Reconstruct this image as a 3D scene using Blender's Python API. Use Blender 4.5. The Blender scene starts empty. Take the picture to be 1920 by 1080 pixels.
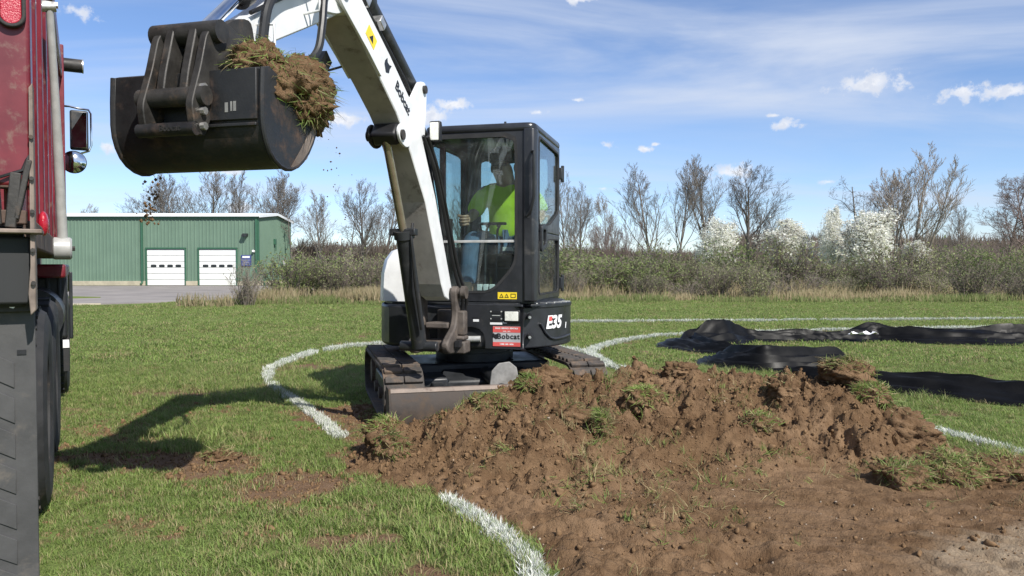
import bpy, math, random
import numpy as np
from mathutils import Vector, Matrix, Euler
random.seed(7); rng = np.random.default_rng(11)
R = math.radians
scene = bpy.context.scene
COL = scene.collection
# ------------------------------------------------------------------ camera
CAM_H = 1.28
cam_d = bpy.data.cameras.new('camera'); cam = bpy.data.objects.new('camera', cam_d); COL.objects.link(cam)
cam_d.lens = 27.06; cam_d.sensor_width = 36; cam_d.clip_end = 3000; cam_d.clip_start = .05
cam.location = (0, 0, CAM_H); cam.rotation_euler = (R(90 - 1.6), 0, 0)
scene.camera = cam
# ------------------------------------------------------------------ sun, sky, exposure
SUN_DIR = Vector((-.67, .88, -1.0)).normalized()          # the way the light travels
sun_d = bpy.data.lights.new('sun', 'SUN'); sun = bpy.data.objects.new('sun', sun_d); COL.objects.link(sun)
sun_d.energy = 4.6; sun_d.angle = R(.53); sun_d.color = (1.0, .955, .88)
sun.rotation_euler = SUN_DIR.to_track_quat('-Z', 'Y').to_euler(); sun.location = (20, -25, 30)
vs = scene.view_settings
vs.view_transform = 'Standard'; vs.look = 'None'; vs.gamma = 1; vs.exposure = .42; vs.use_curve_mapping = False
scene.cycles.max_bounces = 6; scene.cycles.diffuse_bounces = 3; scene.cycles.transparent_max_bounces = 20
scene.cycles.use_denoising = True

class NT:
    """small helper to write node trees"""
    def __init__(s, tree): s.t = tree; s.n = tree.nodes; s.l = tree.links
    def new(s, typ, **kw):
        n = s.n.new(typ)
        for k, v in kw.items(): setattr(n, k, v)
        return n
    def put(s, sock, v):
        if isinstance(v, bpy.types.NodeSocket): s.l.new(v, sock)
        elif v is not None: sock.default_value = v
    def math(s, op, a, b=None, c=None, clamp=False):
        n = s.new('ShaderNodeMath', operation=op, use_clamp=clamp)
        for i, x in enumerate((a, b, c)): s.put(n.inputs[i], x)
        return n.outputs[0]
    def mix(s, f, a, b, typ='MIX'):
        n = s.new('ShaderNodeMix', data_type='RGBA', blend_type=typ)
        s.put(n.inputs[0], f); s.put(n.inputs[6], c4(a)); s.put(n.inputs[7], c4(b))
        return n.outputs[2]
    def ramp(s, v, lo, hi, a=0., b=1., smooth=True):
        n = s.new('ShaderNodeMapRange', interpolation_type='SMOOTHSTEP' if smooth else 'LINEAR')
        s.put(n.inputs[0], v); n.inputs[1].default_value = lo; n.inputs[2].default_value = hi
        n.inputs[3].default_value = a; n.inputs[4].default_value = b
        return n.outputs[0]
    def noise(s, vec, scale, detail=4, rough=.55, dist=0., out=0):
        n = s.new('ShaderNodeTexNoise'); n.inputs['Scale'].default_value = scale
        n.inputs['Detail'].default_value = detail; n.inputs['Roughness'].default_value = rough
        n.inputs['Distortion'].default_value = dist
        if vec is not None: s.l.new(vec, n.inputs['Vector'])
        return n.outputs[out]
    def mapping(s, vec, scale=(1, 1, 1), rot=(0, 0, 0), loc=(0, 0, 0)):
        n = s.new('ShaderNodeMapping'); s.l.new(vec, n.inputs[0])
        n.inputs['Location'].default_value = loc; n.inputs['Rotation'].default_value = rot; n.inputs['Scale'].default_value = scale
        return n.outputs[0]
def c4(c):
    if isinstance(c, tuple) and len(c) == 3: return (*c, 1.)
    return c

world = bpy.data.worlds.new('World'); scene.world = world; world.use_nodes = True
w = NT(world.node_tree); w.n.clear()
sky = w.new('ShaderNodeTexSky', sky_type='NISHITA', sun_disc=False)
sky.sun_elevation = R(42); sky.sun_rotation = math.atan2(.67, -.88)
sky.altitude = 1200; sky.air_density = 1.0; sky.dust_density = .1; sky.ozone_density = 3.5
tc = w.new('ShaderNodeTexCoord').outputs['Generated']
sx = w.new('ShaderNodeSeparateXYZ'); w.l.new(tc, sx.inputs[0])
X_, Y_, Z_ = sx.outputs
az = w.math('ARCTAN2', X_, Y_); el = w.math('ARCSINE', Z_)
skyc = w.mix(1., sky.outputs[0], (1.0, 1.02, 1.12), 'MULTIPLY')
# thin cirrus on a high flat layer: direction projected on a plane overhead
zc = w.math('MAXIMUM', Z_, .03); zc = w.math('ADD', zc, .12)
cx = w.math('DIVIDE', X_, zc); cy = w.math('DIVIDE', Y_, zc)
cb = w.new('ShaderNodeCombineXYZ'); w.l.new(cx, cb.inputs[0]); w.l.new(cy, cb.inputs[1])
lay = cb.outputs[0]
n1 = w.noise(w.mapping(lay, (.55, 1.5, 1), (0, 0, R(-14)), (3.1, .9, 0)), .8, 8, .56, .7)
n2 = w.noise(w.mapping(lay, (.22, .6, 1), (0, 0, R(-10)), (7.7, 2.3, 0)), .8, 3, .5, .2)
cir = w.math('MULTIPLY', w.ramp(n1, .32, .72), w.ramp(n2, .31, .58, .22, 1.))
cir = w.math('MULTIPLY', cir, w.ramp(el, -.02, .16, .25, 1.))
base = w.mix(w.math('MULTIPLY', cir, .95), skyc, (5.0, 5.5, 6.5))
# small fair-weather cumulus, each at its own bearing and height
puffs = [(1630,160,58,16),(1795,172,36,15),(1882,174,44,11),(1466,236,28,10),(1138,274,17,9),(1207,281,17,6),(1228,272,10,4),
         (850,197,28,9),(808,222,30,17),(645,226,34,12),(205,276,20,9),(155,27,26,15),(1550,342,19,6),(1130,355,10,5),
         (460,390,30,14),(440,322,40,8),(1445,219,16,4),(1360,325,40,14),(1010,213,24,6),(1080,190,14,4),(1085,4,30,7),
         (2150,215,40,14),(2400,120,50,18),(-200,180,40,14),(-420,60,50,16)]
pl = [(math.atan((px - 960) / 1443), math.atan((500 - py) / 1443 * math.cos(math.atan((px - 960) / 1443))), a / 1443, b / 1443) for px, py, a, b in puffs]
rr = random.Random(5)
for k in range(12):                                        # the same fair-weather field all the way round
    a = rr.uniform(R(48), R(312)); pl.append((a if a < math.pi else a - 2 * math.pi, rr.uniform(.05, .34), rr.uniform(.012, .04), rr.uniform(.005, .013)))
pn = w.noise(tc, 75., 6, .68); pn2 = w.noise(tc, 26., 3, .55)
wob = w.math('ADD', w.math('MULTIPLY', w.math('SUBTRACT', pn, .5), 3.4), w.math('MULTIPLY', w.math('SUBTRACT', pn2, .5), 3.0))
acc = None
aec = w.new('ShaderNodeCombineXYZ'); w.l.new(az, aec.inputs[0]); w.l.new(el, aec.inputs[1]); ae = aec.outputs[0]
for a, e, aw, eh in pl:
    ma = w.new('ShaderNodeVectorMath', operation='MULTIPLY_ADD'); w.l.new(ae, ma.inputs[0]); ma.inputs[1].default_value = (1 / aw, 1 / eh, 0); ma.inputs[2].default_value = (-a / aw, -e / eh, 0)
    ln = w.new('ShaderNodeVectorMath', operation='LENGTH'); w.l.new(ma.outputs[0], ln.inputs[0]); d2 = ln.outputs['Value']
    acc = d2 if acc is None else w.math('MINIMUM', acc, d2)
puff = w.ramp(w.math('ADD', acc, wob), 1.15, .15)
base = w.mix(w.math('MULTIPLY', puff, .9), base, w.mix(w.ramp(pn, .35, .62), (5.4, 5.7, 6.4), (7.2, 7.2, 7.3)))
bg = w.new('ShaderNodeBackground'); w.l.new(base, bg.inputs[0]); bg.inputs[1].default_value = .105
wo = w.new('ShaderNodeOutputWorld'); w.l.new(bg.outputs[0], wo.inputs[0])

# ------------------------------------------------------------------ numpy noise
def _h(ix, iy, s):
    n = (ix.astype(np.int64) * 374761393 + iy.astype(np.int64) * 668265263 + s * 1274126177) & 0x7fffffff
    n = ((n ^ (n >> 13)) * 1274126177) & 0x7fffffff
    return ((n ^ (n >> 16)) & 0xffff) / 65535.
def vnoise(x, y, s=0):
    x = np.asarray(x, float); y = np.asarray(y, float)
    ix = np.floor(x); iy = np.floor(y); fx = x - ix; fy = y - iy
    u = fx * fx * (3 - 2 * fx); v = fy * fy * (3 - 2 * fy)
    a = _h(ix, iy, s); b = _h(ix + 1, iy, s); c = _h(ix, iy + 1, s); d = _h(ix + 1, iy + 1, s)
    return (a + (b - a) * u + (c - a) * v + (a - b - c + d) * u * v) * 2 - 1
def fbm(x, y, o=4, s=0, g=.5):
    t = 0; a = 1
    for k in range(o): t = t + a * vnoise(np.asarray(x) * 2 ** k + 17.3 * k, np.asarray(y) * 2 ** k - 9.1 * k, s + k); a *= g
    return t
def worley(x, y, s=0):
    ix = np.floor(x); iy = np.floor(y); best = np.full(np.shape(x), 9.)
    for i in (-1, 0, 1):
        for j in (-1, 0, 1):
            px = ix + i + _h(ix + i, iy + j, s); py = iy + j + _h(ix + i, iy + j, s + 77)
            best = np.minimum(best, (px - x) ** 2 + (py - y) ** 2)
    return np.sqrt(best)
def sstep(a, b, x):
    t = np.clip((np.asarray(x, float) - a) / (b - a), 0, 1); return t * t * (3 - 2 * t)
def poly_sdf(px, py, poly):
    """positive inside"""
    px = np.asarray(px, float); py = np.asarray(py, float)
    d = np.full(px.shape, 1e9); ins = np.zeros(px.shape, bool); n = len(poly)
    for i in range(n):
        x0, y0 = poly[i]; x1, y1 = poly[(i + 1) % n]
        ex, ey = x1 - x0, y1 - y0; wx = px - x0; wy = py - y0
        t = np.clip((wx * ex + wy * ey) / (ex * ex + ey * ey), 0, 1)
        d = np.minimum(d, (wx - ex * t) ** 2 + (wy - ey * t) ** 2)
        c = ((y0 > py) != (y1 > py)) & (px < ex * (py - y0) / (ey if ey else 1e-9) + x0)
        ins ^= c
    return np.where(ins, 1, -1) * np.sqrt(d)

# ------------------------------------------------------------------ materials
def new_mat(name):
    m = bpy.data.materials.new(name); m.use_nodes = True; t = NT(m.node_tree)
    b = t.n['Principled BSDF']; return m, t, b
def mat(name, rgb, rough=.55, metal=0., var=.14, scale=6., bump=0., bscale=60., dirt=None, damt=.5, dscale=3., spec=.5, coat=0.):
    m, t, b = new_mat(name)
    co = t.new('ShaderNodeTexCoord').outputs['Object']
    n = t.noise(co, scale, 5, .6)
    col = t.mix(t.ramp(n, .3, .7), tuple(c * (1 - var) for c in rgb), tuple(min(1, c * (1 + var)) for c in rgb))
    rg = t.ramp(n, .25, .75, max(.03, rough - .1), min(1, rough + .1))
    if dirt:
        dn = t.noise(co, dscale, 8, .68, .3)
        f = t.ramp(dn, 1.02 - damt, 1.12 - damt * .8)
        col = t.mix(t.math('MULTIPLY', f, .8), col, dirt)
        rg = t.math('ADD', rg, t.math('MULTIPLY', f, .25), clamp=True)
    t.put(b.inputs['Base Color'], col); t.put(b.inputs['Roughness'], rg)
    b.inputs['Metallic'].default_value = metal; b.inputs['Specular IOR Level'].default_value = spec
    b.inputs['Coat Weight'].default_value = coat; b.inputs['Coat Roughness'].default_value = .12
    if bump:
        bn = t.new('ShaderNodeBump'); bn.inputs['Strength'].default_value = bump; bn.inputs['Distance'].default_value = .01
        t.put(bn.inputs['Height'], t.noise(co, bscale, 6, .6)); t.put(b.inputs['Normal'], bn.outputs[0])
    return m
def leaf_mat(name, a, b_, trans=.35, rough=.6, var3=None, vary=True):
    """foliage: diffuse plus light shining through, colour differs plant by plant"""
    m, t, b = new_mat(name)
    oi = t.new('ShaderNodeObjectInfo').outputs['Random']
    gi = t.new('ShaderNodeNewGeometry').outputs['Random Per Island']
    col = t.mix(gi, a, b_)
    if var3: col = t.mix(t.ramp(gi, .78, .86, 0, .8), col, var3)
    if vary: col = t.mix(1., col, t.mix(oi, (.72, .74, .7), (1.18, 1.15, 1.1)), 'MULTIPLY')
    t.put(b.inputs['Base Color'], col); b.inputs['Roughness'].default_value = rough; b.inputs['Specular IOR Level'].default_value = .25
    tr = t.new('ShaderNodeBsdfTranslucent'); t.put(tr.inputs[0], col)
    ms = t.new('ShaderNodeMixShader'); ms.inputs[0].default_value = trans
    t.l.new(b.outputs[0], ms.inputs[1]); t.l.new(tr.outputs[0], ms.inputs[2])
    t.l.new(ms.outputs[0], t.n['Material Output'].inputs[0])
    return m
def glass_mat(name, tint, f0=1.5, rough=.0):
    m, t, b = new_mat(name); t.n.remove(b)
    tr = t.new('ShaderNodeBsdfTransparent'); tr.inputs[0].default_value = c4(tint)
    gl = t.new('ShaderNodeBsdfGlossy'); gl.inputs['Roughness'].default_value = rough; gl.inputs[0].default_value = (1, 1, 1, 1)
    fr = t.new('ShaderNodeFresnel'); bf = t.new('ShaderNodeNewGeometry').outputs['Backfacing']
    t.put(fr.inputs[0], t.math('ADD', f0, t.math('MULTIPLY', bf, 1 / f0 - f0)))          # thin pane: both faces reflect alike
    co = t.new('ShaderNodeTexCoord').outputs['Object']
    df = t.new('ShaderNodeBsdfDiffuse'); df.inputs[0].default_value = (.5, .52, .5, 1)      # dust film
    m1 = t.new('ShaderNodeMixShader'); t.put(m1.inputs[0], t.ramp(t.noise(co, 4, 6, .7), .4, .8, .015, .09))
    t.l.new(tr.outputs[0], m1.inputs[1]); t.l.new(df.outputs[0], m1.inputs[2])
    ms = t.new('ShaderNodeMixShader'); t.l.new(fr.outputs[0], ms.inputs[0]); t.l.new(m1.outputs[0], ms.inputs[1]); t.l.new(gl.outputs[0], ms.inputs[2])
    t.l.new(ms.outputs[0], t.n['Material Output'].inputs[0]); return m

DIRT = (.17, .105, .062)
M = dict(
    white=mat('white_paint', (.76, .77, .77), .40, var=.06, dirt=(.30, .26, .21), damt=.42, dscale=9, coat=.3),
    boomface=mat('white_paint_dusty_shaded', (.40, .375, .34), .6, var=.15, dirt=(.13, .105, .085), damt=.50, dscale=7),  # dusty white paint, with the shade under the boom darkened into it
    black=mat('charcoal_paint', (.022, .024, .027), .42, var=.25, dirt=(.10, .085, .07), damt=.47, dscale=5, bump=.05, bscale=90),
    cabgrey=mat('dark_grey_cab_paint', (.022, .023, .027), .36, var=.2, dirt=(.10, .092, .082), damt=.43, dscale=7, coat=.2),
    steel=mat('worn_dark_steel', (.040, .037, .034), .55, metal=.3, var=.35, scale=9, dirt=(.15, .095, .062), damt=.50, dscale=7, bump=.15),
    muddy=mat('muddy_steel', (.135, .105, .085), .75, var=.35, scale=12, dirt=(.06, .045, .035), damt=.50, dscale=6, bump=.25, bscale=40),
    dozer=mat('soil_smeared_blade', (.046, .036, .030), .75, var=.4, scale=5, dirt=(.115, .078, .052), damt=.55, dscale=4, bump=.2, bscale=30),
    bracket=mat('grimy_casting', (.085, .070, .060), .7, var=.4, scale=9, dirt=(.17, .13, .10), damt=.48, dscale=8, bump=.25, bscale=40),
    bucket=mat('black_bucket_paint', (.016, .016, .017), .5, var=.3, scale=5, dirt=(.085, .052, .036), damt=.50, dscale=6, bump=.1),
    bright=mat('bright_worn_steel', (.55, .54, .52), .35, metal=.8, var=.2, scale=20, dirt=(.2, .13, .09), damt=.45, dscale=8),
    chrome=mat('chrome_rod', (.75, .76, .78), .12, metal=1., var=.05),
    brass=mat('oily_rod', (.42, .36, .27), .3, metal=.8, var=.15),
    rubber=mat('black_rubber', (.022, .022, .023), .75, var=.3, scale=10, dirt=(.13, .095, .07), damt=.45, dscale=6, bump=.2),
    trackrub=mat('muddy_track_rubber', (.06, .052, .046), .8, var=.35, scale=14, dirt=(.2, .135, .09), damt=.55, dscale=5, bump=.3, bscale=50),
    hose=mat('black_hose', (.014, .014, .015), .45, var=.2),
    glass=glass_mat('tinted_cab_glass', (.81, .89, .88)),
    lamp=mat('lamp_lens', (.72, .72, .66), .25, var=.15, scale=40, coat=.5),
    lime=mat('lime_cotton', (.56, .80, .055), .85, var=.1, scale=8, bump=.25, bscale=14),
    skin=mat('skin', (.42, .25, .17), .55, var=.1),
    denim=mat('blue_denim', (.10, .155, .25), .85, var=.3, scale=10, bump=.3, bscale=25),
    capm=mat('dark_cap_cloth', (.012, .014, .022), .9, var=.2),
    boot=mat('brown_leather', (.07, .045, .03), .7, var=.2),
    interior=mat('dark_interior_plastic', (.02, .021, .022), .7, var=.2),
    seat=mat('black_seat_vinyl', (.016, .016, .017), .6, var=.2),
    yellow=mat('yellow_sticker', (.85, .62, .03), .45, var=.06),
    red=mat('red_truck_paint', (.15, .010, .018), .46, var=.3, scale=3, dirt=(.17, .105, .08), damt=.49, dscale=14, coat=.2),
    flap=mat('mud_flap_rubber', (.058, .057, .057), .7, var=.2, scale=8, dirt=(.14, .12, .10), damt=.45, dscale=6, bump=.1),
    redl=mat('red_lens', (.40, .012, .03), .25, var=.1, scale=80, bump=.3, bscale=160, coat=.6),
    stickred=mat('sticker_red', (.65, .10, .09), .5, var=.1),
    stickgrey=mat('sticker_grey', (.42, .42, .43), .5, var=.1),
    ink=mat('black_ink', (.012, .012, .014), .5, var=.1),
    whiteink=mat('white_ink', (.78, .78, .78), .5, var=.05),
    alu=mat('brushed_aluminium', (.58, .58, .56), .42, metal=.35, var=.12, scale=14, dirt=(.35, .31, .25), damt=.42, dscale=9),
    dullgrey=mat('dull_grey_steel', (.22, .215, .205), .6, var=.25, scale=12, dirt=(.13, .10, .08), damt=.45, dscale=9),
    galv=mat('galvanised_tube', (.40, .40, .39), .45, metal=.1, var=.1, scale=14),
    rust=mat('rusty_steel', (.085, .055, .042), .8, var=.45, scale=8, dirt=(.26, .21, .16), damt=.5, dscale=5, bump=.25),
    tan=mat('scraped_steel_edge', (.22, .175, .145), .65, metal=.2, var=.35, scale=9, dirt=(.10, .06, .045), damt=.5, dscale=6),
    green=mat('green_wall_paint', (.125, .195, .142), .5, var=.05, scale=.6, dirt=(.12, .19, .13), damt=.32, dscale=.7),
    dgreen=mat('dark_green_trim', (.035, .11, .065), .5, var=.06),
    roofw=mat('white_roof_trim', (.80, .82, .84), .4, var=.04),
    door=mat('white_door_paint', (.76, .76, .74), .45, var=.05, scale=1.5),
    concrete=mat('tan_concrete', (.42, .37, .28), .85, var=.15, scale=2),
    asphalt=mat('pale_asphalt', (.24, .215, .195), .9, var=.2, scale=.5, dirt=(.30, .275, .25), damt=.5, dscale=.12, bump=.1),
    pane=mat('dark_window_pane', (.02, .025, .03), .1, var=.1),
    sblue=mat('blue_sign_face', (.03, .05, .20), .5, var=.1),
    bark=mat('grey_brown_bark', (.165, .145, .128), .9, var=.3, scale=3),
    barkd=mat('dark_bark', (.125, .108, .096), .9, var=.3, scale=3),
    barkp=mat('pale_twig_bark', (.25, .21, .175), .9, var=.25, scale=3),
    barkr=mat('reddish_budding_bark', (.175, .13, .118), .9, var=.25, scale=3),
    plastic=mat('black_plastic_sheet', (.0045, .0045, .005), .46, var=.25, scale=3, dirt=(.014, .013, .012), damt=.33, dscale=5, bump=.10, bscale=14, spec=.12),
)
# ------------------------------------------------------------------ mesh building
class MB:
    def __init__(s, m=None): s.v = []; s.f = []; s.m = m
    def add(s, vs_, fs):
        o = len(s.v)
        if s.m is not None: vs_ = [s.m @ Vector(p) for p in vs_]
        s.v.extend([tuple(p) for p in vs_]); s.f.extend([tuple(i + o for i in f) for f in fs]); return s
    def box(s, c, d, rot=None):
        c = Vector(c); q = Euler(rot).to_matrix() if rot else Matrix.Identity(3)
        vs_ = [c + q @ Vector((x * d[0] / 2, y * d[1] / 2, z * d[2] / 2)) for x in (-1, 1) for y in (-1, 1) for z in (-1, 1)]
        return s.add(vs_, [(0, 1, 3, 2), (4, 6, 7, 5), (0, 4, 5, 1), (2, 3, 7, 6), (0, 2, 6, 4), (1, 5, 7, 3)])
    def prism(s, pts, vec):
        n = len(pts); vec = Vector(vec)
        a = [Vector(p) for p in pts]; nrm = Vector((0, 0, 0))
        for i in range(n): nrm += (a[i] - a[0]).cross(a[(i + 1) % n] - a[0])
        if nrm.dot(vec) > 0: a.reverse()
        return s.add(a + [p + vec for p in a], [tuple(range(n)), tuple(range(2 * n - 1, n - 1, -1))] + [(i, n + i, n + (i + 1) % n, (i + 1) % n) for i in range(n)])
    def ring(s, outer, inner, vec):
        n = len(outer); vec = Vector(vec)
        o = [Vector(p) for p in outer]; i_ = [Vector(p) for p in inner]
        vs_ = o + i_ + [p + vec for p in o] + [p + vec for p in i_]; fs = []
        for k in range(n):
            j = (k + 1) % n
            fs += [(k, j, n + j, n + k), (2 * n + k, 3 * n + k, 3 * n + j, 2 * n + j), (k, 2 * n + k, 2 * n + j, j), (n + k, n + j, 3 * n + j, 3 * n + k)]
        return s.add(vs_, fs)
    def cyl(s, p0, p1, r0, r1=None, n=16, cap=True):
        p0 = Vector(p0); p1 = Vector(p1); r1 = r0 if r1 is None else r1
        d = (p1 - p0).normalized(); u = d.orthogonal().normalized(); v = d.cross(u)
        vs_ = [p + (u * math.cos(2 * math.pi * k / n) + v * math.sin(2 * math.pi * k / n)) * r for p, r in ((p0, r0), (p1, r1)) for k in range(n)]
        fs = [(k, (k + 1) % n, n + (k + 1) % n, n + k) for k in range(n)]
        if cap: fs += [tuple(range(n - 1, -1, -1)), tuple(range(n, 2 * n))]
        return s.add(vs_, fs)
    def tube(s, pts, r, n=8, cap=True):
        pts = [Vector(p) for p in pts]; L = len(pts); rs = r if isinstance(r, (list, tuple)) else [r] * L
        vs_ = []; u = None
        for i, p in enumerate(pts):
            d = (pts[min(i + 1, L - 1)] - pts[max(i - 1, 0)])
            d = d.normalized() if d.length > 1e-9 else Vector((0, 0, 1))
            u = d.orthogonal().normalized() if u is None else (u - d * u.dot(d)).normalized()
            v = d.cross(u)
            vs_ += [p + (u * math.cos(2 * math.pi * k / n) + v * math.sin(2 * math.pi * k / n)) * rs[i] for k in range(n)]
        fs = [(i * n + k, i * n + (k + 1) % n, (i + 1) * n + (k + 1) % n, (i + 1) * n + k) for i in range(L - 1) for k in range(n)]
        if cap: fs += [tuple(range(n - 1, -1, -1)), tuple(range((L - 1) * n, L * n))]
        return s.add(vs_, fs)
    def lathe(s, prof, origin, axis, n=24, close=False):
        o = Vector(origin); d = Vector(axis).normalized(); u = d.orthogonal().normalized(); v = d.cross(u); L = len(prof)
        vs_ = [o + d * h + (u * math.cos(2 * math.pi * k / n) + v * math.sin(2 * math.pi * k / n)) * r for r, h in prof for k in range(n)]
        rows = L if close else L - 1
        fs = [(i * n + k, i * n + (k + 1) % n, ((i + 1) % L) * n + (k + 1) % n, ((i + 1) % L) * n + k) for i in range(rows) for k in range(n)]
        if not close: fs += [tuple(range(n - 1, -1, -1)), tuple(range((L - 1) * n, L * n))]
        return s.add(vs_, fs)
    def ball(s, c, r, nu=16, nv=10):
        c = Vector(c); r = (r, r, r) if isinstance(r, (int, float)) else r
        vs_ = [c + Vector((r[0] * math.sin(math.pi * j / nv) * math.cos(2 * math.pi * k / nu), r[1] * math.sin(math.pi * j / nv) * math.sin(2 * math.pi * k / nu), r[2] * math.cos(math.pi * j / nv))) for j in range(1, nv) for k in range(nu)]
        T = len(vs_); vs_ += [c + Vector((0, 0, r[2])), c - Vector((0, 0, r[2]))]
        fs = [(j * nu + k, (j + 1) * nu + k, (j + 1) * nu + (k + 1) % nu, j * nu + (k + 1) % nu) for j in range(nv - 2) for k in range(nu)]
        fs += [(T, k, (k + 1) % nu) for k in range(nu)] + [(T + 1, (nv - 2) * nu + (k + 1) % nu, (nv - 2) * nu + k) for k in range(nu)]
        return s.add(vs_, fs)
    def mesh(s, name, m, smooth=True, ang=32):
        me = bpy.data.meshes.new(name); me.from_pydata(s.v, [], s.f); me.update()
        if m is not None: me.materials.append(M[m] if isinstance(m, str) else m)
        if smooth:
            me.shade_smooth()
            if ang: me.set_sharp_from_angle(angle=R(ang))
        return me
    def build(s, name, m, parent=None, bevel=0., smooth=True, ang=32, seg=2):
        o = link(name, s.mesh(name, m, smooth, ang), parent)
        if bevel:
            b = o.modifiers.new('bevel', 'BEVEL'); b.width = bevel; b.segments = seg; b.limit_method = 'ANGLE'; b.angle_limit = R(35)
            b.harden_normals = False
        return o
def link(name, data, parent=None):
    o = bpy.data.objects.new(name, data); COL.objects.link(o)
    if parent is not None:
        o.parent = parent
    return o
def tag(o, label=None, cat=None, group=None, kind=None):
    for k, v in (('label', label), ('category', cat), ('group', group), ('kind', kind)):
        if v: o[k] = v
    return o
def empty(name, loc, label, cat, group=None, rz=0):
    o = link(name, None); o.location = loc; o.rotation_euler = (0, 0, rz); o.empty_display_size = .1
    return tag(o, label, cat, group)
def arr_mesh(name, v, f, m, smooth=False):
    me = bpy.data.meshes.new(name); v = np.asarray(v, np.float32); f = np.asarray(f, np.int32)
    k = f.shape[1]
    me.vertices.add(len(v)); me.vertices.foreach_set('co', v.ravel())
    me.loops.add(f.size); me.loops.foreach_set('vertex_index', f.ravel())
    me.polygons.add(len(f)); me.polygons.foreach_set('loop_start', np.arange(len(f), dtype=np.int32) * k)
    me.polygons.foreach_set('loop_total', np.full(len(f), k, np.int32))
    me.update(calc_edges=True); me.validate()
    if m is not None: me.materials.append(M[m] if isinstance(m, str) else m)
    if smooth: me.shade_smooth()
    return me
def text_part(txt, size, m, parent, mtx, name='lettering', fat=0., shear=0., width=None, align='CENTER', thick=.0012):
    cu = bpy.data.curves.new('t', 'FONT'); cu.body = txt; cu.size = size; cu.align_x = align; cu.align_y = 'CENTER'
    cu.offset = fat; cu.shear = shear; cu.extrude = thick; cu.resolution_u = 3
    if width: cu.space_character = width
    t = bpy.data.objects.new('t', cu); COL.objects.link(t)
    me = bpy.data.meshes.new_from_object(t.evaluated_get(bpy.context.evaluated_depsgraph_get()))
    bpy.data.objects.remove(t); bpy.data.curves.remove(cu)
    me.name = name; me.transform(mtx); me.materials.clear(); me.materials.append(M[m])
    return link(name, me, parent)
def frame_mtx(origin, xdir, ydir):
    """text / decal plane: x along xdir, y along ydir, z out"""
    x = Vector(xdir).normalized(); z = x.cross(Vector(ydir)).normalized(); y = z.cross(x)
    m = Matrix((x, y, z)).transposed().to_4x4(); m.translation = Vector(origin); return m
def scatter(name, pts, rot, scl, pick, source, label=None, kind='stuff', loc=(0, 0, 0), parent=None):
    """many small copies of a few source meshes on given points"""
    me = bpy.data.meshes.new(name); pts = np.asarray(pts, np.float32)
    me.vertices.add(len(pts)); me.vertices.foreach_set('co', pts.ravel())
    a = me.attributes.new('rot', 'FLOAT_VECTOR', 'POINT'); a.data.foreach_set('vector', np.asarray(rot, np.float32).ravel())
    a = me.attributes.new('scl', 'FLOAT', 'POINT'); a.data.foreach_set('value', np.asarray(scl, np.float32))
    a = me.attributes.new('pick', 'INT', 'POINT'); a.data.foreach_set('value', np.asarray(pick, np.int32))
    me.update()
    o = link(name, me, parent); o.location = loc
    g = bpy.data.node_groups.new(name, 'GeometryNodeTree')
    g.interface.new_socket('Geometry', in_out='INPUT', socket_type='NodeSocketGeometry')
    g.interface.new_socket('Geometry', in_out='OUTPUT', socket_type='NodeSocketGeometry')
    gi = g.nodes.new('NodeGroupInput'); go = g.nodes.new('NodeGroupOutput')
    ip = g.nodes.new('GeometryNodeInstanceOnPoints'); ci = g.nodes.new('GeometryNodeCollectionInfo')
    ci.inputs['Collection'].default_value = source; ci.inputs['Separate Children'].default_value = True; ci.inputs['Reset Children'].default_value = True
    def na(n, t):
        q = g.nodes.new('GeometryNodeInputNamedAttribute'); q.data_type = t; q.inputs[0].default_value = n; return q.outputs[0]
    er = g.nodes.new('FunctionNodeEulerToRotation')
    L = g.links.new
    L(gi.outputs[0], ip.inputs['Points']); L(ci.outputs[0], ip.inputs['Instance']); ip.inputs['Pick Instance'].default_value = True
    L(na('pick', 'INT'), ip.inputs['Instance Index']); L(na('rot', 'FLOAT_VECTOR'), er.inputs[0]); L(er.outputs[0], ip.inputs['Rotation'])
    L(na('scl', 'FLOAT'), ip.inputs['Scale']); L(ip.outputs[0], go.inputs[0])
    md = o.modifiers.new('scatter', 'NODES'); md.node_group = g
    return tag(o, label, None, None, kind)
def source_collection(name, meshes):
    c = bpy.data.collections.new(name)
    for i, me in enumerate(meshes): c.objects.link(bpy.data.objects.new('%s_%02d' % (name, i), me))
    return c
# ------------------------------------------------------------------ ground
def gz(x, y):
    return -.34 * sstep(20, 62, y) + 0 * np.asarray(x, float)
DIRT_POLY = [(-1.06, 4.78), (-.72, 4.5), (-.30, 4.12), (-.02, 3.66), (.13, 3.25), (.22, 2.3), (4.9, 2.3), (4.5, 4.05), (3.45, 4.45), (3.2, 4.75), (3.02, 5.25), (2.85, 5.75),
             (2.45, 6.35), (1.0, 6.75), (0.0, 6.75), (-.45, 6.25), (-.85, 5.75), (-1.08, 5.25)]
def dirt_sdf(x, y):
    return poly_sdf(x, y, DIRT_POLY) + .07 * fbm(np.asarray(x) * 4, np.asarray(y) * 4, 4, 3)
CREST = np.array([(-1.1, 5.05, .04), (-1.0, 5.1, .09), (-.87, 5.2, .15), (-.72, 5.25, .17), (-.5, 5.3, .17), (-.24, 5.5, .29), (0., 5.8, .40), (.17, 6.0, .50), (.28, 6.02, .50), (.41, 6.0, .45), (.6, 5.95, .44),
                  (.8, 5.9, .45), (.98, 5.9, .51), (1.15, 5.9, .47), (1.34, 5.85, .54), (1.48, 5.85, .46), (1.77, 5.8, .44), (2.03, 5.75, .47), (2.25, 5.7, .49), (2.45, 5.65, .42), (2.62, 5.5, .26), (2.75, 5.4, .21), (2.9, 5.2, .10), (3.1, 4.9, .07), (3.4, 4.6, .04)])
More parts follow.
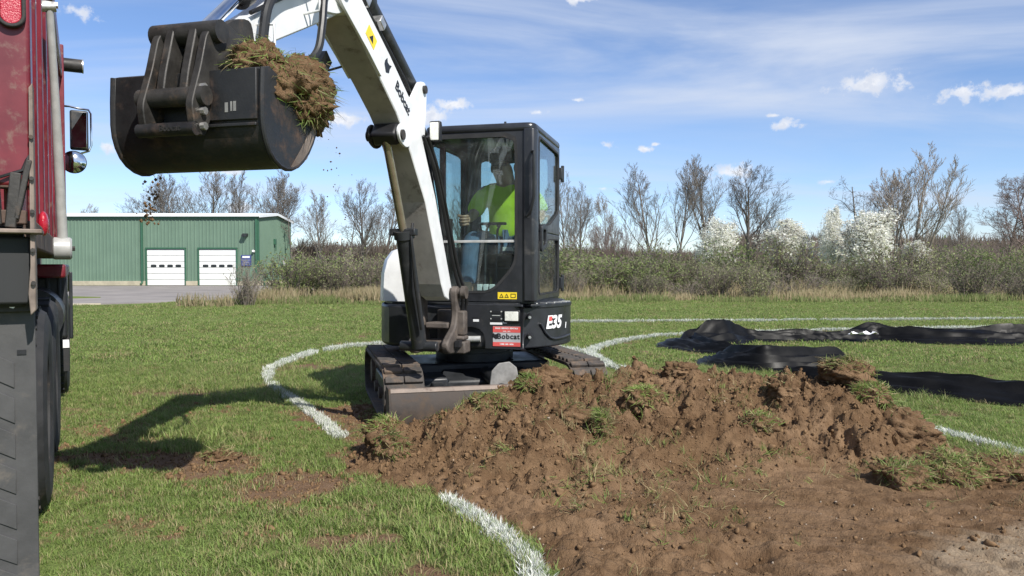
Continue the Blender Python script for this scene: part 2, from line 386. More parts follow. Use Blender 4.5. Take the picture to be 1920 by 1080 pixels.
def pile_h(x, y):
    yc = np.interp(x, CREST[:, 0], CREST[:, 1]); hc = np.interp(x, CREST[:, 0], CREST[:, 2], left=0, right=0)
    wob = .12 * fbm(x * 2.2, y * 2.2, 3, 9)
    yt = 4.55 + .38 * np.exp(-((x + .9) / .5) ** 2) - .25 * np.exp(-((x + .1) / .5) ** 2) + wob
    f = np.clip((y - yt) / np.maximum(yc - yt, .12), 0, 1); b = np.clip((y - yc) / .55, 0, 1)
    ex = .17 * np.exp(-((x - .15) / .70) ** 2 - ((y - 4.62) / .42) ** 2) + .13 * np.exp(-((x + .5) / .34) ** 2 - ((y - 5.0) / .30) ** 2) + .06 * np.exp(-((x - .75) / .35) ** 2 - ((y - 3.75) / .35) ** 2)
    return ex + hc * np.where(y < yc, .45 * f + .55 * np.sin(f * np.pi / 2) ** 1.1, 1 - b * b * (3 - 2 * b))
def dirt_z(x, y):
    x = np.asarray(x, float); y = np.asarray(y, float)
    s = dirt_sdf(x, y); h = pile_h(x, y); m = np.clip(h / .18, 0, 1)
    rough = np.maximum(m, sstep(1.15, .25, x - .45 * (4.6 - y)) * .50)       # churned at the left, graded flat to the right
    wx = x + .05 * fbm(x * 6, y * 6, 2, 40); wy = y + .05 * fbm(x * 6, y * 6, 2, 41)
    clod = .5 - worley(wx * 3.6, wy * 3.6, 5); clod2 = .5 - worley(wx * 8.5 + .4 * fbm(x * 9, y * 9, 2, 43), wy * 8.5, 6); clod3 = .5 - worley(wx * 21 + .5 * fbm(x * 20, y * 20, 2, 44), wy * 21, 8)
    z = h + rough * (.10 * clod * (.6 + .5 * fbm(x * 1.5, y * 1.5, 2, 45)) + .062 * clod2 * (.7 + .6 * fbm(x * 3, y * 3, 2, 46)) + .024 * clod3 + .05 * fbm(x * 3, y * 3, 3, 12) + .014 * fbm(x * 26, y * 26, 3, 47)) + .010 * clod3 * (1 - rough) * .6
    u = x * .74 - y * .67; v = x * .67 + y * .74 + .10 * (x - 2.2) ** 2                                # drag marks of the bucket
    z = z + (1 - m) * (.010 * fbm(u * 1.2, v * 13, 3, 20) + .016 * fbm(x * 1.3, y * 1.3, 2, 22)) + .006 * fbm(x * 22, y * 22, 3, 25)
    # broken ledges: small steps where slabs of earth slid and tore
    lg1 = fbm(wx * 1.6 + .7 * wy, wy * 2.4, 3, 33) * 2.2; lg2 = fbm(wx * 3.4, wy * 4.6 - .8 * wx, 3, 36) * 2.4
    z = z + rough * (.055 * (np.floor(lg1) + sstep(.78, 1., lg1 - np.floor(lg1)) - lg1) + .028 * (np.floor(lg2) + sstep(.75, 1., lg2 - np.floor(lg2)) - lg2))
    dr = fbm(u * .55 + 3, v * 7, 3, 37); z = z + (1 - m) * .030 * np.clip(np.abs(dr) * 1.4 - .25, -.2, .6) - (1 - m) * .03 * sstep(.05, .0, np.abs(fbm(u * .35, v * 4.2, 2, 38)))
    # cracks and deep holes between lumps
    cr = np.clip(.10 - np.abs(fbm(wx * 1.7, wy * 1.3, 3, 31)), 0, .1) * m
    cr2 = np.clip(.08 - np.abs(fbm(wx * 3.9, wy * 2.6, 3, 34)), 0, .08) * m
    z = z - .8 * cr - .5 * cr2
    for hx, hy, hr, hd in ((.42, 5.2, .13, .17), (-.62, 5.02, .10, .12), (1.02, 5.55, .09, .11), (.95, 4.05, .08, .06), (-.12, 4.95, .06, .10), (-.14, 4.8, .05, .09), (.30, 4.35, .07, .07), (.62, 4.62, .06, .08), (1.30, 5.25, .09, .12), (1.75, 5.35, .08, .12), (2.05, 5.55, .07, .12), (.05, 5.45, .07, .1), (-.35, 5.1, .06, .09), (1.15, 4.75, .07, .07), (1.05, 3.35, .09, .07), (.85, 5.25, .05, .12), (.87, 5.1, .05, .1)):
        z = z - hd * np.exp(-(((x - hx) / hr) ** 2 + ((y - hy) / (hr * 1.1)) ** 2))
    edge = sstep(-.02, .14, s)
    return np.where(s > -.02, -.02 + (np.maximum(z, -.12) + .035) * edge, -.06)
PATCH = [(-2.35, 5.02, .95, .26), (-1.35, 4.45, .42, .42), (-1.55, 6.75, .5, .42), (-3.4, 7.7, .5, .22), (-2.5, 9.7, .7, .4), (-1.9, 4.75, .35, .3), (-1.0, 5.3, .25, .5), (-3.0, 5.1, .6, .25),
         (-2.0, 12.6, 1.1, .5), (-.3, 3.05, .25, .2), (-1.0, 3.0, .2, .12), (-.75, 3.5, .25, .15), (-1.4, 13.8, .8, .4), (2.9, 5.6, .3, .4), (3.6, 4.7, .5, .3), (-1.1, 6.2, .35, .5), (1.2, 6.9, 1.6, .25)]
def soil(x, y):
    s = np.zeros(np.shape(x))
    for a, b, c, d in PATCH: s = np.maximum(s, 1.15 - np.sqrt(((x - a) / c) ** 2 + ((y - b) / d) ** 2))
    return np.clip(s * 1.3 + .55 * fbm(np.asarray(x) * 5, np.asarray(y) * 5, 4, 50), 0, 1) * (s > -.2)
LINES = [
    ([(-2.99, 9.47), (-2.72, 8.55), (-2.4, 7.86), (-1.97, 7.1), (-1.59, 6.37), (-1.26, 5.68)], .031),
    ([(-.36, 4.18), (-.08, 3.69), (.08, 3.27), (.10, 3.0), (.12, 2.6)], .038),
    ([(-2.99, 9.47), (-3.0, 10.26), (-2.9, 11.33), (-2.59, 12.07), (-2.16, 12.5), (-1.3, 12.9), (0., 12.7), (1.12, 11.3)], .033),
    ([(3.1, 6.3), (3.25, 6.05), (3.34, 5.73), (3.44, 5.28), (3.52, 4.95), (3.7, 4.6), (4.4, 3.9)], .045),
    ([(3.0, 5.95), (2.1, 7.9), (1.25, 9.7), (1.12, 11.2), (1.32, 11.9), (1.79, 12.9), (2.6, 13.9), (3.4, 14.3), (6.2, 15.1), (8.7, 15.6), (12, 16)], .036),
    ([(1.2, 17.55), (2.3, 17.6), (7, 18.0), (12.3, 18.5), (17, 19)], .024),
]
def line_dist(x, y):
    d = np.full(np.shape(x), 9.); w_ = np.zeros(np.shape(x))
    for pts, hw in LINES:
        for (x0, y0), (x1, y1) in zip(pts, pts[1:]):
            ex, ey = x1 - x0, y1 - y0; t = np.clip(((x - x0) * ex + (y - y0) * ey) / (ex * ex + ey * ey), 0, 1)
            q = np.hypot(x - x0 - ex * t, y - y0 - ey * t) / hw
            d = np.minimum(d, q)
    return d
def sheet(name, xs, ys, zf, m, smooth=True):
    gx, gy = np.meshgrid(xs, ys); z = zf(gx, gy); nx = len(xs); ny = len(ys)
    v = np.stack([gx.ravel(), gy.ravel(), z.ravel()], 1)
    i = np.arange((ny - 1) * nx).reshape(ny - 1, nx)[:, :-1].ravel()
    me = arr_mesh(name, v, np.stack([i, i + 1, i + nx + 1, i + nx], 1), m, smooth)
    return me, gx.ravel(), gy.ravel()
def add_attr(me, name, val):
    a = me.attributes.new(name, 'FLOAT', 'POINT'); a.data.foreach_set('value', np.asarray(val, np.float32))

gm, t, b = new_mat('lawn_ground')
co = t.new('ShaderNodeTexCoord').outputs['Object']
at = t.new('ShaderNodeAttribute', attribute_name='soil').outputs['Fac']
na_ = t.noise(co, .35, 5, .6); nb_ = t.noise(co, 9, 6, .65); nc_ = t.noise(t.mapping(co, (1, .5, 1)), 60, 4, .7)
g = t.mix(t.ramp(na_, .3, .7), (.16, .21, .056), (.20, .255, .08))
g = t.mix(t.ramp(nb_, .35, .75, 0, .55), g, (.15, .155, .06))
g = t.mix(t.ramp(nc_, .4, .7, 0, .6), g, (.05, .085, .02))
sc_ = t.mix(t.ramp(nb_, .3, .7), (.15, .092, .055), (.215, .14, .088))
t.put(b.inputs['Base Color'], t.mix(t.ramp(at, .25, .6), g, sc_)); b.inputs['Roughness'].default_value = .95; b.inputs['Specular IOR Level'].default_value = .1
bn = t.new('ShaderNodeBump'); bn.inputs['Strength'].default_value = .8; bn.inputs['Distance'].default_value = .03
t.put(bn.inputs['Height'], t.math('ADD', nc_, nb_)); t.put(b.inputs['Normal'], bn.outputs[0])
xs = np.unique(np.concatenate([np.linspace(-900, -60, 12), np.linspace(-60, -7, 28), np.arange(-7, 6.01, .1), np.linspace(6, 60, 28), np.linspace(60, 900, 12)]))
ys = np.unique(np.concatenate([np.linspace(-200, 0, 8), np.arange(0, 14.01, .1), np.linspace(14, 70, 57), np.linspace(70, 1500, 24)]))
me, gx, gy = sheet('lawn', xs, ys, lambda x, y: gz(x, y) - .2 * sstep(.08, .2, dirt_sdf(x, y)), gm)
add_attr(me, 'soil', soil(gx, gy))
lawn = tag(link('lawn', me), 'mown green grass field with bare patches', None, None, 'structure')

# dirt: churned pile and graded floor of the dig
dm_, t, b = new_mat('brown_earth')
co = t.new('ShaderNodeTexCoord').outputs['Object']
n1 = t.noise(co, 1.6, 6, .62); n2 = t.noise(co, 14, 6, .68); n3 = t.noise(co, 70, 4, .7)
c = t.mix(t.ramp(n1, .3, .7), (.150, .091, .048), (.246, .157, .091))
c = t.mix(t.ramp(n2, .45, .75, 0, .7), c, (.082, .048, .025))
drag = t.noise(t.mapping(co, (.55, 7., 1), (0, 0, R(42))), 1.6, 5, .6, .25)          # streaks of damper earth left by the bucket
c = t.mix(t.ramp(drag, .46, .66, 0, .55), c, (.098, .055, .028))
c = t.mix(t.ramp(n3, .60, .74, 0, .55), c, (.27, .19, .11))
cr_ = t.new('ShaderNodeAttribute', attribute_name='sand').outputs['Fac']
c = t.mix(cr_, c, t.mix(t.ramp(n2, .3, .7), (.24, .175, .115), (.33, .255, .175)))
t.put(b.inputs['Base Color'], c); b.inputs['Roughness'].default_value = .95; b.inputs['Specular IOR Level'].default_value = .12
n4 = t.noise(co, 38, 5, .75)
bn = t.new('ShaderNodeBump'); bn.inputs['Strength'].default_value = .9; bn.inputs['Distance'].default_value = .02
t.put(bn.inputs['Height'], t.math('ADD', t.math('ADD', n2, n4), t.math('MULTIPLY', n3, .5))); t.put(b.inputs['Normal'], bn.outputs[0])
M['earth'] = dm_
xs = np.arange(-1.5, 5.01, .0145); ys = np.arange(2.4, 6.9, .0145)
def crumbly(x, y):
    h = np.clip(pile_h(x, y) / .18, 0, 1); k = np.maximum(h, .35 * sstep(.55, -.25, x - .35 * (4.6 - y)))
    return dirt_z(x, y) + rng.normal(0, 1, x.shape) * (.0016 + .0050 * k)
me, gx, gy = sheet('dirt_pile', xs, ys, crumbly, dm_, False)
keep = dirt_sdf(gx, gy) > -.1
import bmesh as _bm
bmx = _bm.new(); bmx.from_mesh(me); bmx.verts.ensure_lookup_table()
_bm.ops.delete(bmx, geom=[bmx.verts[i] for i in np.nonzero(~keep)[0]], context='VERTS'); bmx.to_mesh(me); bmx.free()
co_ = np.empty(len(me.vertices) * 3, np.float32); me.vertices.foreach_get('co', co_); co_ = co_.reshape(-1, 3)
sandm = sstep(.25, -.15, (co_[:, 1] - 3.42) - .62 * (co_[:, 0] - 2.05) + .25 * fbm(co_[:, 0] * 4, co_[:, 1] * 4, 4, 60)) * sstep(1.55, 1.95, co_[:, 0])
add_attr(me, 'sand', sandm)
M['crumb'] = mat('loose_soil', (.165, .103, .056), .95, var=.35, scale=.9, spec=.1)
dirt = tag(link('dirt_pile', me), 'churned brown topsoil pile and scraped bare earth in front of the excavator', 'dirt pile')

# driveway, verge and pale kerb by the shed
mb = MB(); dz = .012
def strip(pts, name, m, z):
    v = [(x, y, float(gz(x, y)) + z) for x, y in pts]
    q = MB(); q.prism([(a, b_, c_ - .25) for a, b_, c_ in v], (0, 0, .25)); return q.build(name, m, None, smooth=False)
o = strip([(-60, 30.5), (-14, 26.2), (-13.2, 27.0), (-11.6, 29.6), (-11.8, 36), (-12.4, 44), (-14, 63.8), (-70, 63.8), (-80, 40)], 'driveway', 'asphalt', .03)
tag(o, 'pale grey paved yard in front of the green shed', None, None, 'structure')
o = strip([(-60, 29.9), (-14.6, 25.55), (-14, 26.18), (-60, 30.46)], 'kerb', 'concrete', .05); tag(o, 'pale concrete edge between lawn and paved yard', None, None, 'structure')
o = strip([(-40, 33.2), (-20.4, 31.2), (-18.2, 31.9), (-17.6, 32.9), (-19.2, 33.8), (-40, 36.0)], 'grass_verge', gm, .06)
tag(o, 'small grass island in the paved yard', None, None, 'structure')

# ------------------------------------------------------------------ grass
M['blade'] = leaf_mat('grass_blade', (.175, .265, .060), (.310, .400, .132), .45, .5, (.38, .34, .18))
M['bladedry'] = leaf_mat('dry_grass_blade', (.30, .245, .13), (.40, .33, .19), .3, .6, (.16, .19, .06))
M['bladeroot'] = leaf_mat('dead_turf_roots', (.125, .095, .052), (.215, .175, .095), .25, .8, (.10, .13, .045))
M['bladew'] = leaf_mat('painted_grass_blade', (.78, .79, .78), (.66, .68, .66), .2, .6, (.32, .40, .22))
def tuft(seed, n, rad, h0, h1, lean, wid, m, name='grass_tuft', segs=2):
    r = np.random.default_rng(seed); v = []; f = []
    for k in range(n):
        a = r.uniform(0, 6.283); q = rad * math.sqrt(r.uniform()); bx_, by_ = q * math.cos(a), q * math.sin(a)
        h = r.uniform(h0, h1); d = r.uniform(0, 6.283); le = r.uniform(.15, 1.) * lean * h
        ax, ay = math.cos(d), math.sin(d); wx, wy = -ay * wid * .5, ax * wid * .5; o_ = len(v)
        for j, tt in enumerate((0, .55)):
            ww = 1 - .25 * j; cx_ = bx_ + ax * le * tt * tt; cy_ = by_ + ay * le * tt * tt; z = h * tt * (1 - .15 * tt)
            v += [(cx_ - wx * ww, cy_ - wy * ww, z), (cx_ + wx * ww, cy_ + wy * ww, z)]
        v.append((bx_ + ax * le, by_ + ay * le, h * (1 - .12 * lean)))
        f += [(o_, o_ + 1, o_ + 3), (o_, o_ + 3, o_ + 2), (o_ + 2, o_ + 3, o_ + 4)]
    return arr_mesh(name, v, f, m)
near_src = source_collection('lawn_tufts', [tuft(s, 26, .06, .022, .052, 1.35, .0046, 'blade') for s in range(6)] + [tuft(s + 20, 16, .05, .045, .085, 1.1, .005, 'blade') for s in range(2)] + [tuft(40, 24, .06, .02, .05, 1.2, .0045, 'bladedry')])
far_src = source_collection('far_lawn_tufts', [tuft(s + 60, 26, .16, .025, .052, 1.5, .010, 'blade') for s in range(5)] + [tuft(70, 22, .15, .025, .05, 1.1, .009, 'bladedry')])
def sample(y0, y1, dens, margin=.8):
    k = .70; area = k * (y1 * y1 - y0 * y0) + 2 * margin * (y1 - y0); n = int(area * dens)
    y = rng.uniform(y0, y1, n * 2); half = k * y + margin; keep_ = rng.uniform(0, 1, n * 2) < half / (k * y1 + margin)
    y = y[keep_]; x = rng.uniform(-1, 1, len(y)) * (k * y + margin)
    return x, y
def lawn_points(bands, src_n, dry_idx, tall=()):
    P = []; Rr = []; S = []; K = []
    for y0, y1, dens, sc0 in bands:
        x, y = sample(y0, y1, dens)
        ld = line_dist(x, y)
        ok = (dirt_sdf(x, y) < .03) & (rng.uniform(0, 1, len(x)) > sstep(.15, .75, soil(x, y)) * .93) & ((ld > .9) | (rng.uniform(0, 1, len(x)) < .15))
        ok &= ~((y > 25.3) & (x < -12.5) & (y > 25.4 + (-13.2 - x) * .095))
        ok &= ~((np.abs(x + .4) < 1.0) & (y > 6.1) & (y < 8.1) & (rng.uniform(0, 1, len(x)) < .75))
        x, y = x[ok], y[ok]; n = len(x)
        patch = fbm(x * .9, y * .9, 3, 80); dryp = np.clip(.07 + .10 * fbm(x * .5, y * .5, 3, 90) + .5 * sstep(.05, .5, soil(x, y)), .02, .8)
        pk = rng.integers(0, src_n, n)
        if tall: pk = np.where(patch > .35, np.where(rng.uniform(0, 1, n) < .35, tall[0] + rng.integers(0, 2, n), pk), pk)
        pk = np.where(rng.uniform(0, 1, n) < dryp, dry_idx, pk)
        P.append(np.stack([x, y, gz(x, y) - .004], 1)); K.append(pk)
        Rr.append(np.stack([rng.normal(0, .12, n), rng.normal(0, .12, n), rng.uniform(0, 6.283, n)], 1))
        S.append(sc0 * rng.uniform(.65, 1.35, n) * (1 + .28 * np.clip(patch, -1, 1)))
    return np.concatenate(P), np.concatenate(Rr), np.concatenate(S), np.concatenate(K)
scatter('lawn_grass', *lawn_points([(2.6, 6, 470, .84), (6, 10, 300, .86)], 6, 8, (6,)), near_src, 'short green grass blades of the near lawn')
scatter('distant_lawn_grass', *lawn_points([(10, 17, 85, .85), (17, 29.5, 45, .95)], 5, 5), far_src, 'short green grass of the lawn farther off')
# white marking paint on the grass: painted blades and the paint that reached the soil
wsrc = source_collection('painted_tufts', [tuft(s + 90, 22, .035, .02, .050, 1.0, .005, 'bladew') for s in range(4)])
wname = ['marking line on the lawn left of the tracks', 'marking line at the near edge of the dirt', 'marking line curving behind the excavator on the left', 'marking line right of the sod clumps', 'marking line right of the tracks towards the black sheeting', 'straight marking line far across the lawn']
for li, (pts, hw) in enumerate(LINES):
    q = []
    for (x0, y0), (x1, y1) in zip(pts, pts[1:]):
        L_ = math.hypot(x1 - x0, y1 - y0); n = int(L_ * hw * 2 * (4200 if y0 < 5 else 3600)); t_ = rng.uniform(0, 1, n); off = np.clip(rng.normal(0, .5, n), -1.5, 1.5) * hw
        px_ = x0 + (x1 - x0) * t_ - (y1 - y0) / L_ * off; py_ = y0 + (y1 - y0) * t_ + (x1 - x0) / L_ * off
        q.append(np.stack([px_, py_], 1))
    q = np.concatenate(q); ok = (dirt_sdf(q[:, 0], q[:, 1]) < .06) & (fbm(q[:, 0] * 5, q[:, 1] * 5, 3, 99) > -.8); q = q[ok]; n = len(q)
    far_ = np.clip(q[:, 1] / 7, 1, 1.6)
    o = scatter('painted_line', np.stack([q[:, 0], q[:, 1], gz(q[:, 0], q[:, 1]) - .002], 1), np.stack([rng.normal(0, .2, n), rng.normal(0, .2, n), rng.uniform(0, 6.28, n)], 1), rng.uniform(.7, 1.2, n) * far_, rng.integers(0, 4, n), wsrc, 'white ' + wname[li], 'structure')
# ------------------------------------------------------------------ trees and shrubs
def grow(seed, H, r0, kids=(14, 7, 6, 4), up=.25, ang=(28, 58), clear=.28, wig=.10, stems=1, shape=1.0, lenf=.5, twig=.0105, curl=0.):
    """one bare tree: (trunk MB, crown MB, twig end points)"""
    rd = random.Random(seed); T = MB(); C = MB(); ends = []
    def rv(): return Vector((rd.gauss(0, 1), rd.gauss(0, 1), rd.gauss(0, 1)))
    def br(p, d, L, r, lev):
        n = (7, 5, 3, 2, 1)[lev]; pts = [p.copy()]; rs = [r]; dirs = [d.copy()]
        for i in range(n):
            d = (d + rv() * wig * (.35 if lev == 0 else 1.) + Vector((0, 0, up * (.5 if lev < 2 else .35) * (0 if lev == 0 else 1))) ).normalized()
            p = p + d * (L / n); pts.append(p.copy()); dirs.append(d.copy())
            rs.append(max(twig * .5, r * (1 - .82 * (i + 1) / n)))
        (T if lev == 0 else C).tube(pts, rs, (8, 5, 4, 3, 3)[lev], cap=False)
        if lev >= 3: ends.append(pts[-1]); ends.append((pts[0] + pts[-1]) / 2)
        if lev < len(kids):
            k = kids[lev]; 
            for c in range(k):
                t_ = (clear + (1 - clear) * (c + rd.random()) / k) if lev == 0 else (.18 + .82 * (c + rd.random()) / k)
                t_ = min(t_, .99); f = t_ * n; i = min(int(f), n - 1); q = pts[i].lerp(pts[i + 1], f - i); dd = dirs[i + 1]
                a = R(rd.uniform(*ang)); ax = dd.orthogonal().normalized(); ax.rotate(Matrix.Rotation(rd.uniform(0, 6.283), 3, dd))
                nd = (dd * math.cos(a) + ax * math.sin(a)).normalized()
                if nd.z < -.1: nd.z *= .3
                if lev == 0: l2 = H * lenf * shape * (1.05 - .72 * ((t_ - clear) / (1 - clear))) * rd.uniform(.75, 1.1)
                else: l2 = L * rd.uniform(.38, .62) * (1.1 - .45 * t_)
                br(q, nd, l2, max(twig, rs[i] * rd.uniform(.42, .62)), lev + 1)
    for s in range(stems):
        d0 = Vector((rd.gauss(0, .10) + (0 if stems == 1 else .16 * math.cos(s * 2.4)), rd.gauss(0, .10) + (0 if stems == 1 else .16 * math.sin(s * 2.4)), 1)).normalized() if stems > 1 else Vector((rd.gauss(0, .04), rd.gauss(0, .04), 1)).normalized()
        br(Vector((.25 * s * math.cos(s * 2.4) if stems > 1 else 0, .2 * s * math.sin(s * 2.4) if stems > 1 else 0, -.2)), d0, H * (1 if s == 0 else rd.uniform(.75, .95)), r0 * (1 if s == 0 else .8), 0)
    return T, C, ends
VAR = {}
def variant(key, m, **kw):
    if key not in VAR:
        T, C, e = grow(**kw)
        zmax = max(p[2] for p in T.v + C.v)
        VAR[key] = (T.mesh('trunk', m, True, 0), C.mesh('crown', m, True, 0), zmax, e)
    return VAR[key]
def W(px, Y): return (px - 960) / 1443 * Y
def top_h(py, Y, X): return CAM_H + (500 - py) / 1443 * Y - float(gz(X, Y))
for k, kw in dict(
    vase=dict(m='bark', seed=3, wig=.07, H=10, r0=.17, up=.42, ang=(22, 42), clear=.22, lenf=.60),
    tall=dict(m='bark', seed=8, H=10, r0=.15, up=.40, ang=(20, 42), clear=.24, wig=.07, lenf=.50),
    wide=dict(m='barkd', seed=14, H=10, r0=.22, up=.34, ang=(24, 50), clear=.16, wig=.07, lenf=.66, kids=(16, 8, 7, 4)),
    slim=dict(m='barkp', seed=21, H=10, r0=.10, up=.45, ang=(18, 36), clear=.18, lenf=.48, kids=(14, 7, 6, 4)),
    multi=dict(m='barkp', seed=27, H=10, r0=.13, up=.40, ang=(16, 34), clear=.25, lenf=.44, stems=4, kids=(10, 7, 5, 4)),
    bud=dict(m='barkr', seed=33, H=10, r0=.16, up=.18, ang=(30, 60), clear=.25, lenf=.52, kids=(14, 8, 7, 5)),
    crook=dict(m='barkd', seed=41, H=10, r0=.20, up=.05, ang=(35, 75), clear=.30, lenf=.55, wig=.28, kids=(9, 6, 5, 3)),
    brush=dict(m='barkr', seed=45, H=10, r0=.10, up=.55, ang=(14, 34), clear=.06, lenf=.55, stems=5, kids=(9, 6, 5, 3))).items():
    variant(k, **kw)
def tree(key, px, py, Y, label, group, sxy=1., rz=0., name='bare_tree'):
    X = W(px, Y); tm, cm, zm, _ = VAR[key]; s = top_h(py, Y, X) / zm
    r = empty(name, (X, Y, float(gz(X, Y))), label, 'tree', group, rz); r.scale = (s * sxy * 1.12, s * sxy * 1.12, s)
    link('trunk', tm, r); link('crown', cm, r)
    return r
GL, GR = 'bare trees behind the green shed', 'bare trees beyond the shrub belt'
tree('slim', 158, 380, 120, 'faint small bare treetop above the left part of the shed roof', GL, 1.2, 1)
tree('wide', 268, 362, 88, 'low spreading bare tree above the shed roof, left of the tall ones', GL, 1.0, 2)
tree('vase', 312, 322, 92, 'bare tree with its trunk rising behind the falling soil', GL, 1.05, .4)
tree('tall', 345, 316, 94, 'bare tree over the shed roof between its two doors', GL, 1.15, 2.2)
tree('vase', 400, 306, 92, 'tall bare tree standing over the right-hand shed door', GL, 1.1, 3.3)
tree('tall', 437, 318, 90, 'bare tree right of the one over the right-hand shed door', GL, 1.0, 4.4)
tree('vase', 500, 312, 88, 'tall bare tree over the right corner of the shed, left of a pair', GL, 1.1, 5.2)
tree('wide', 528, 318, 90, 'tall bare tree over the right corner of the shed, right of a pair', GL, .85, .9)
tree('crook', 556, 385, 72, 'leaning dark bare tree just right of the shed end wall', GL, 1.0, 2.0)
tree('tall', 606, 352, 74, 'bare tree standing alone between the shed and the boom', GL, 1.15, 1.1)
tree('wide', 682, 332, 70, 'wide bare tree just left of the boom cylinder', GL, .95, 3.9)
tree('tall', 715, 334, 78, 'bare tree half hidden behind the white boom', GL, 1.2, 5.5)
tree('crook', 650, 400, 66, 'small dark bare tree with crooked limbs left of the wide one', GL, .9, 4.4)
tree('vase', 850, 330, 70, 'bare tree seen through the windscreen left of the operator', GL, 1.1, 4.9)
tree('vase', 1062, 318, 52, 'bare tree right beside the cab door', GR, .9, .2)
tree('wide', 1088, 338, 56, 'dense bare tree second from the cab door', GR, .7, 1.3)
tree('slim', 1140, 362, 58, 'pale thin sapling in the dip right of the cab', GR, 1.0, 3.)
tree('brush', 1128, 410, 50, 'low reddish sapling thicket nearest the cab', GR, .9, 0., 'sapling_thicket')
tree('brush', 1168, 400, 52, 'reddish sapling thicket left of the four tall bare trees', GR, .9, 2., 'sapling_thicket')
tree('tall', 1228, 306, 58, 'first from the left of the four tall bare trees', GR, 1.1, 2.1)
tree('tall', 1266, 288, 60, 'second from the left of the four tall bare trees, the narrowest', GR, .8, 5.0)
tree('vase', 1336, 290, 62, 'third from the left of the four tall bare trees', GR, 1.15, 1.7)
tree('wide', 1402, 298, 56, 'broad round-headed bare tree, last of the four tall ones', GR, 1.0, 4.2)
tree('crook', 1620, 326, 66, 'dark clumpy tree behind the round white blossom tree', GR, .9, 1.)
tree('bud', 1645, 332, 68, 'budding tree behind the tall multi-stemmed tree', GR, .75, 3.)
tree('multi', 1692, 268, 54, 'tallest pale multi-stemmed bare tree right of the white blossom', GR, 1.1, .6)
tree('slim', 1740, 400, 56, 'small thin bare tree right of the tall multi-stemmed one', GR, 1.1, 2.6)
tree('crook', 1772, 425, 60, 'low crooked dark tree leaning right above the shrubs', GR, 1.2, .2)
tree('tall', 1815, 376, 62, 'slender upright bare tree standing alone near the right edge', GR, 1.0, .8)
tree('bud', 1882, 326, 55, 'tall reddish budding tree second from the right edge', GR, .95, 1.9)
tree('bud', 1935, 316, 52, 'reddish budding tree cut by the right edge', GR, 1.0, 4.4)
# blossom trees
M['petal'] = leaf_mat('white_blossom', (.90, .89, .85), (.82, .82, .74), .45, .7, (.58, .60, .42), False)
def clusters(seed, ends, n, spread, size, m, name, zmin=0., cap=None):
    r = np.random.default_rng(seed); e = np.array([tuple(p) for p in ends]); e = e[e[:, 2] > zmin]
    c = e[r.integers(0, len(e), n)] + r.normal(0, spread, (n, 3)); c[:, 2] = np.maximum(c[:, 2], .03)
    d = r.normal(0, 1, (n, 3)); d /= np.linalg.norm(d, axis=1)[:, None]; u = np.cross(d, r.normal(0, 1, (n, 3))); u /= np.linalg.norm(u, axis=1)[:, None]; wv = np.cross(d, u)
    s = size * r.uniform(.6, 1.4, n)[:, None]
    v = np.stack([c - u * s, c - wv * s * .55, c + u * s, c + wv * s * .55], 1).reshape(-1, 3)
    return arr_mesh(name, v, np.arange(n * 4).reshape(n, 4), m)
def dome(seed, e):
    """points through a rounded crown about the size of the branches"""
    rd = random.Random(seed); xs_ = sorted(abs(p.x) for p in e); w_ = xs_[int(len(xs_) * .93)]; zt = max(p.z for p in e); out = []
    for k in range(len(e)):
        a = rd.uniform(0, 6.283); q = rd.random() ** .4; ph = math.acos(rd.uniform(-.75, 1))
        out.append(Vector((w_ * q * math.sin(ph) * math.cos(a), w_ * q * math.sin(ph) * math.sin(a), zt * .56 + zt * .42 * q * math.cos(ph))) * rd.uniform(.92, 1.04))
    return out
def bloom(px, py, Y, wpx, seed, label):
    X = W(px, Y); H = top_h(py, Y, X); key = 'bloom%d' % seed
    tm, cm, zm, e = variant(key, 'barkp', seed=seed, H=4.2, r0=.12, up=.5, ang=(18, 46), clear=.08, lenf=.62, kids=(13, 7, 5, 3))
    s = H / zm; wid = max(abs(p[0]) for p in e[::7])
    r = empty('blossom_tree', (X, Y, float(gz(X, Y))), label, 'tree', 'white blossom trees', seed); q = (wpx / 2 * Y / 1443) / (np.percentile(np.abs([p[0] for p in e]), 95)); r.scale = (q, q, s)
    link('trunk', tm, r); link('crown', cm, r); link('blossom', clusters(seed, e + dome(seed, e), 11500, .08, .052, 'petal', 'blossom', .45), r)
bloom(1347, 408, 46, 84, 51, 'white blossoming tree in front of the broad bare tree')
bloom(1478, 412, 50, 80, 52, 'white blossoming tree in the middle, left of a narrow upright one')
bloom(1556, 388, 48, 46, 53, 'narrow upright white blossoming tree between two rounder ones')
bloom(1628, 392, 45, 86, 54, 'largest round white blossoming tree beside the multi-stemmed tree')
bloom(1712, 452, 47, 50, 55, 'small white blossoming tree at the foot of the multi-stemmed tree')
# far woods: one brown-grey mass of stems
def twig_mass(name, boxes, m, seed):
    r = np.random.default_rng(seed); V = []; F = []; o = 0
    for x0, x1, y0, y1, hmin, hmax, n, wd in boxes:
        x = r.uniform(x0, x1, n); y = r.uniform(y0, y1, n); z = gz(x, y)
        env = hmin + (hmax - hmin) * (.5 + .5 * vnoise(x * .13 + seed, y * .07, seed)) ; h = env * r.uniform(.35, 1., n) ** .6
        zb = z + h * r.uniform(0, .7, n); L_ = (h - (zb - z)) ; le = r.normal(0, .28, n) * L_; le2 = r.normal(0, .25, n) * L_
        ww = wd * r.uniform(.4, 1.3, n)
        v = np.stack([np.stack([x - ww, y, zb], 1), np.stack([x + ww, y, zb], 1), np.stack([x + le, y + le2, zb + L_], 1)], 1).reshape(-1, 3)
        V.append(v); F.append(np.arange(n * 3).reshape(n, 3) + o); o += n * 3
    return link(name, arr_mesh(name, np.concatenate(V), np.concatenate(F), m))
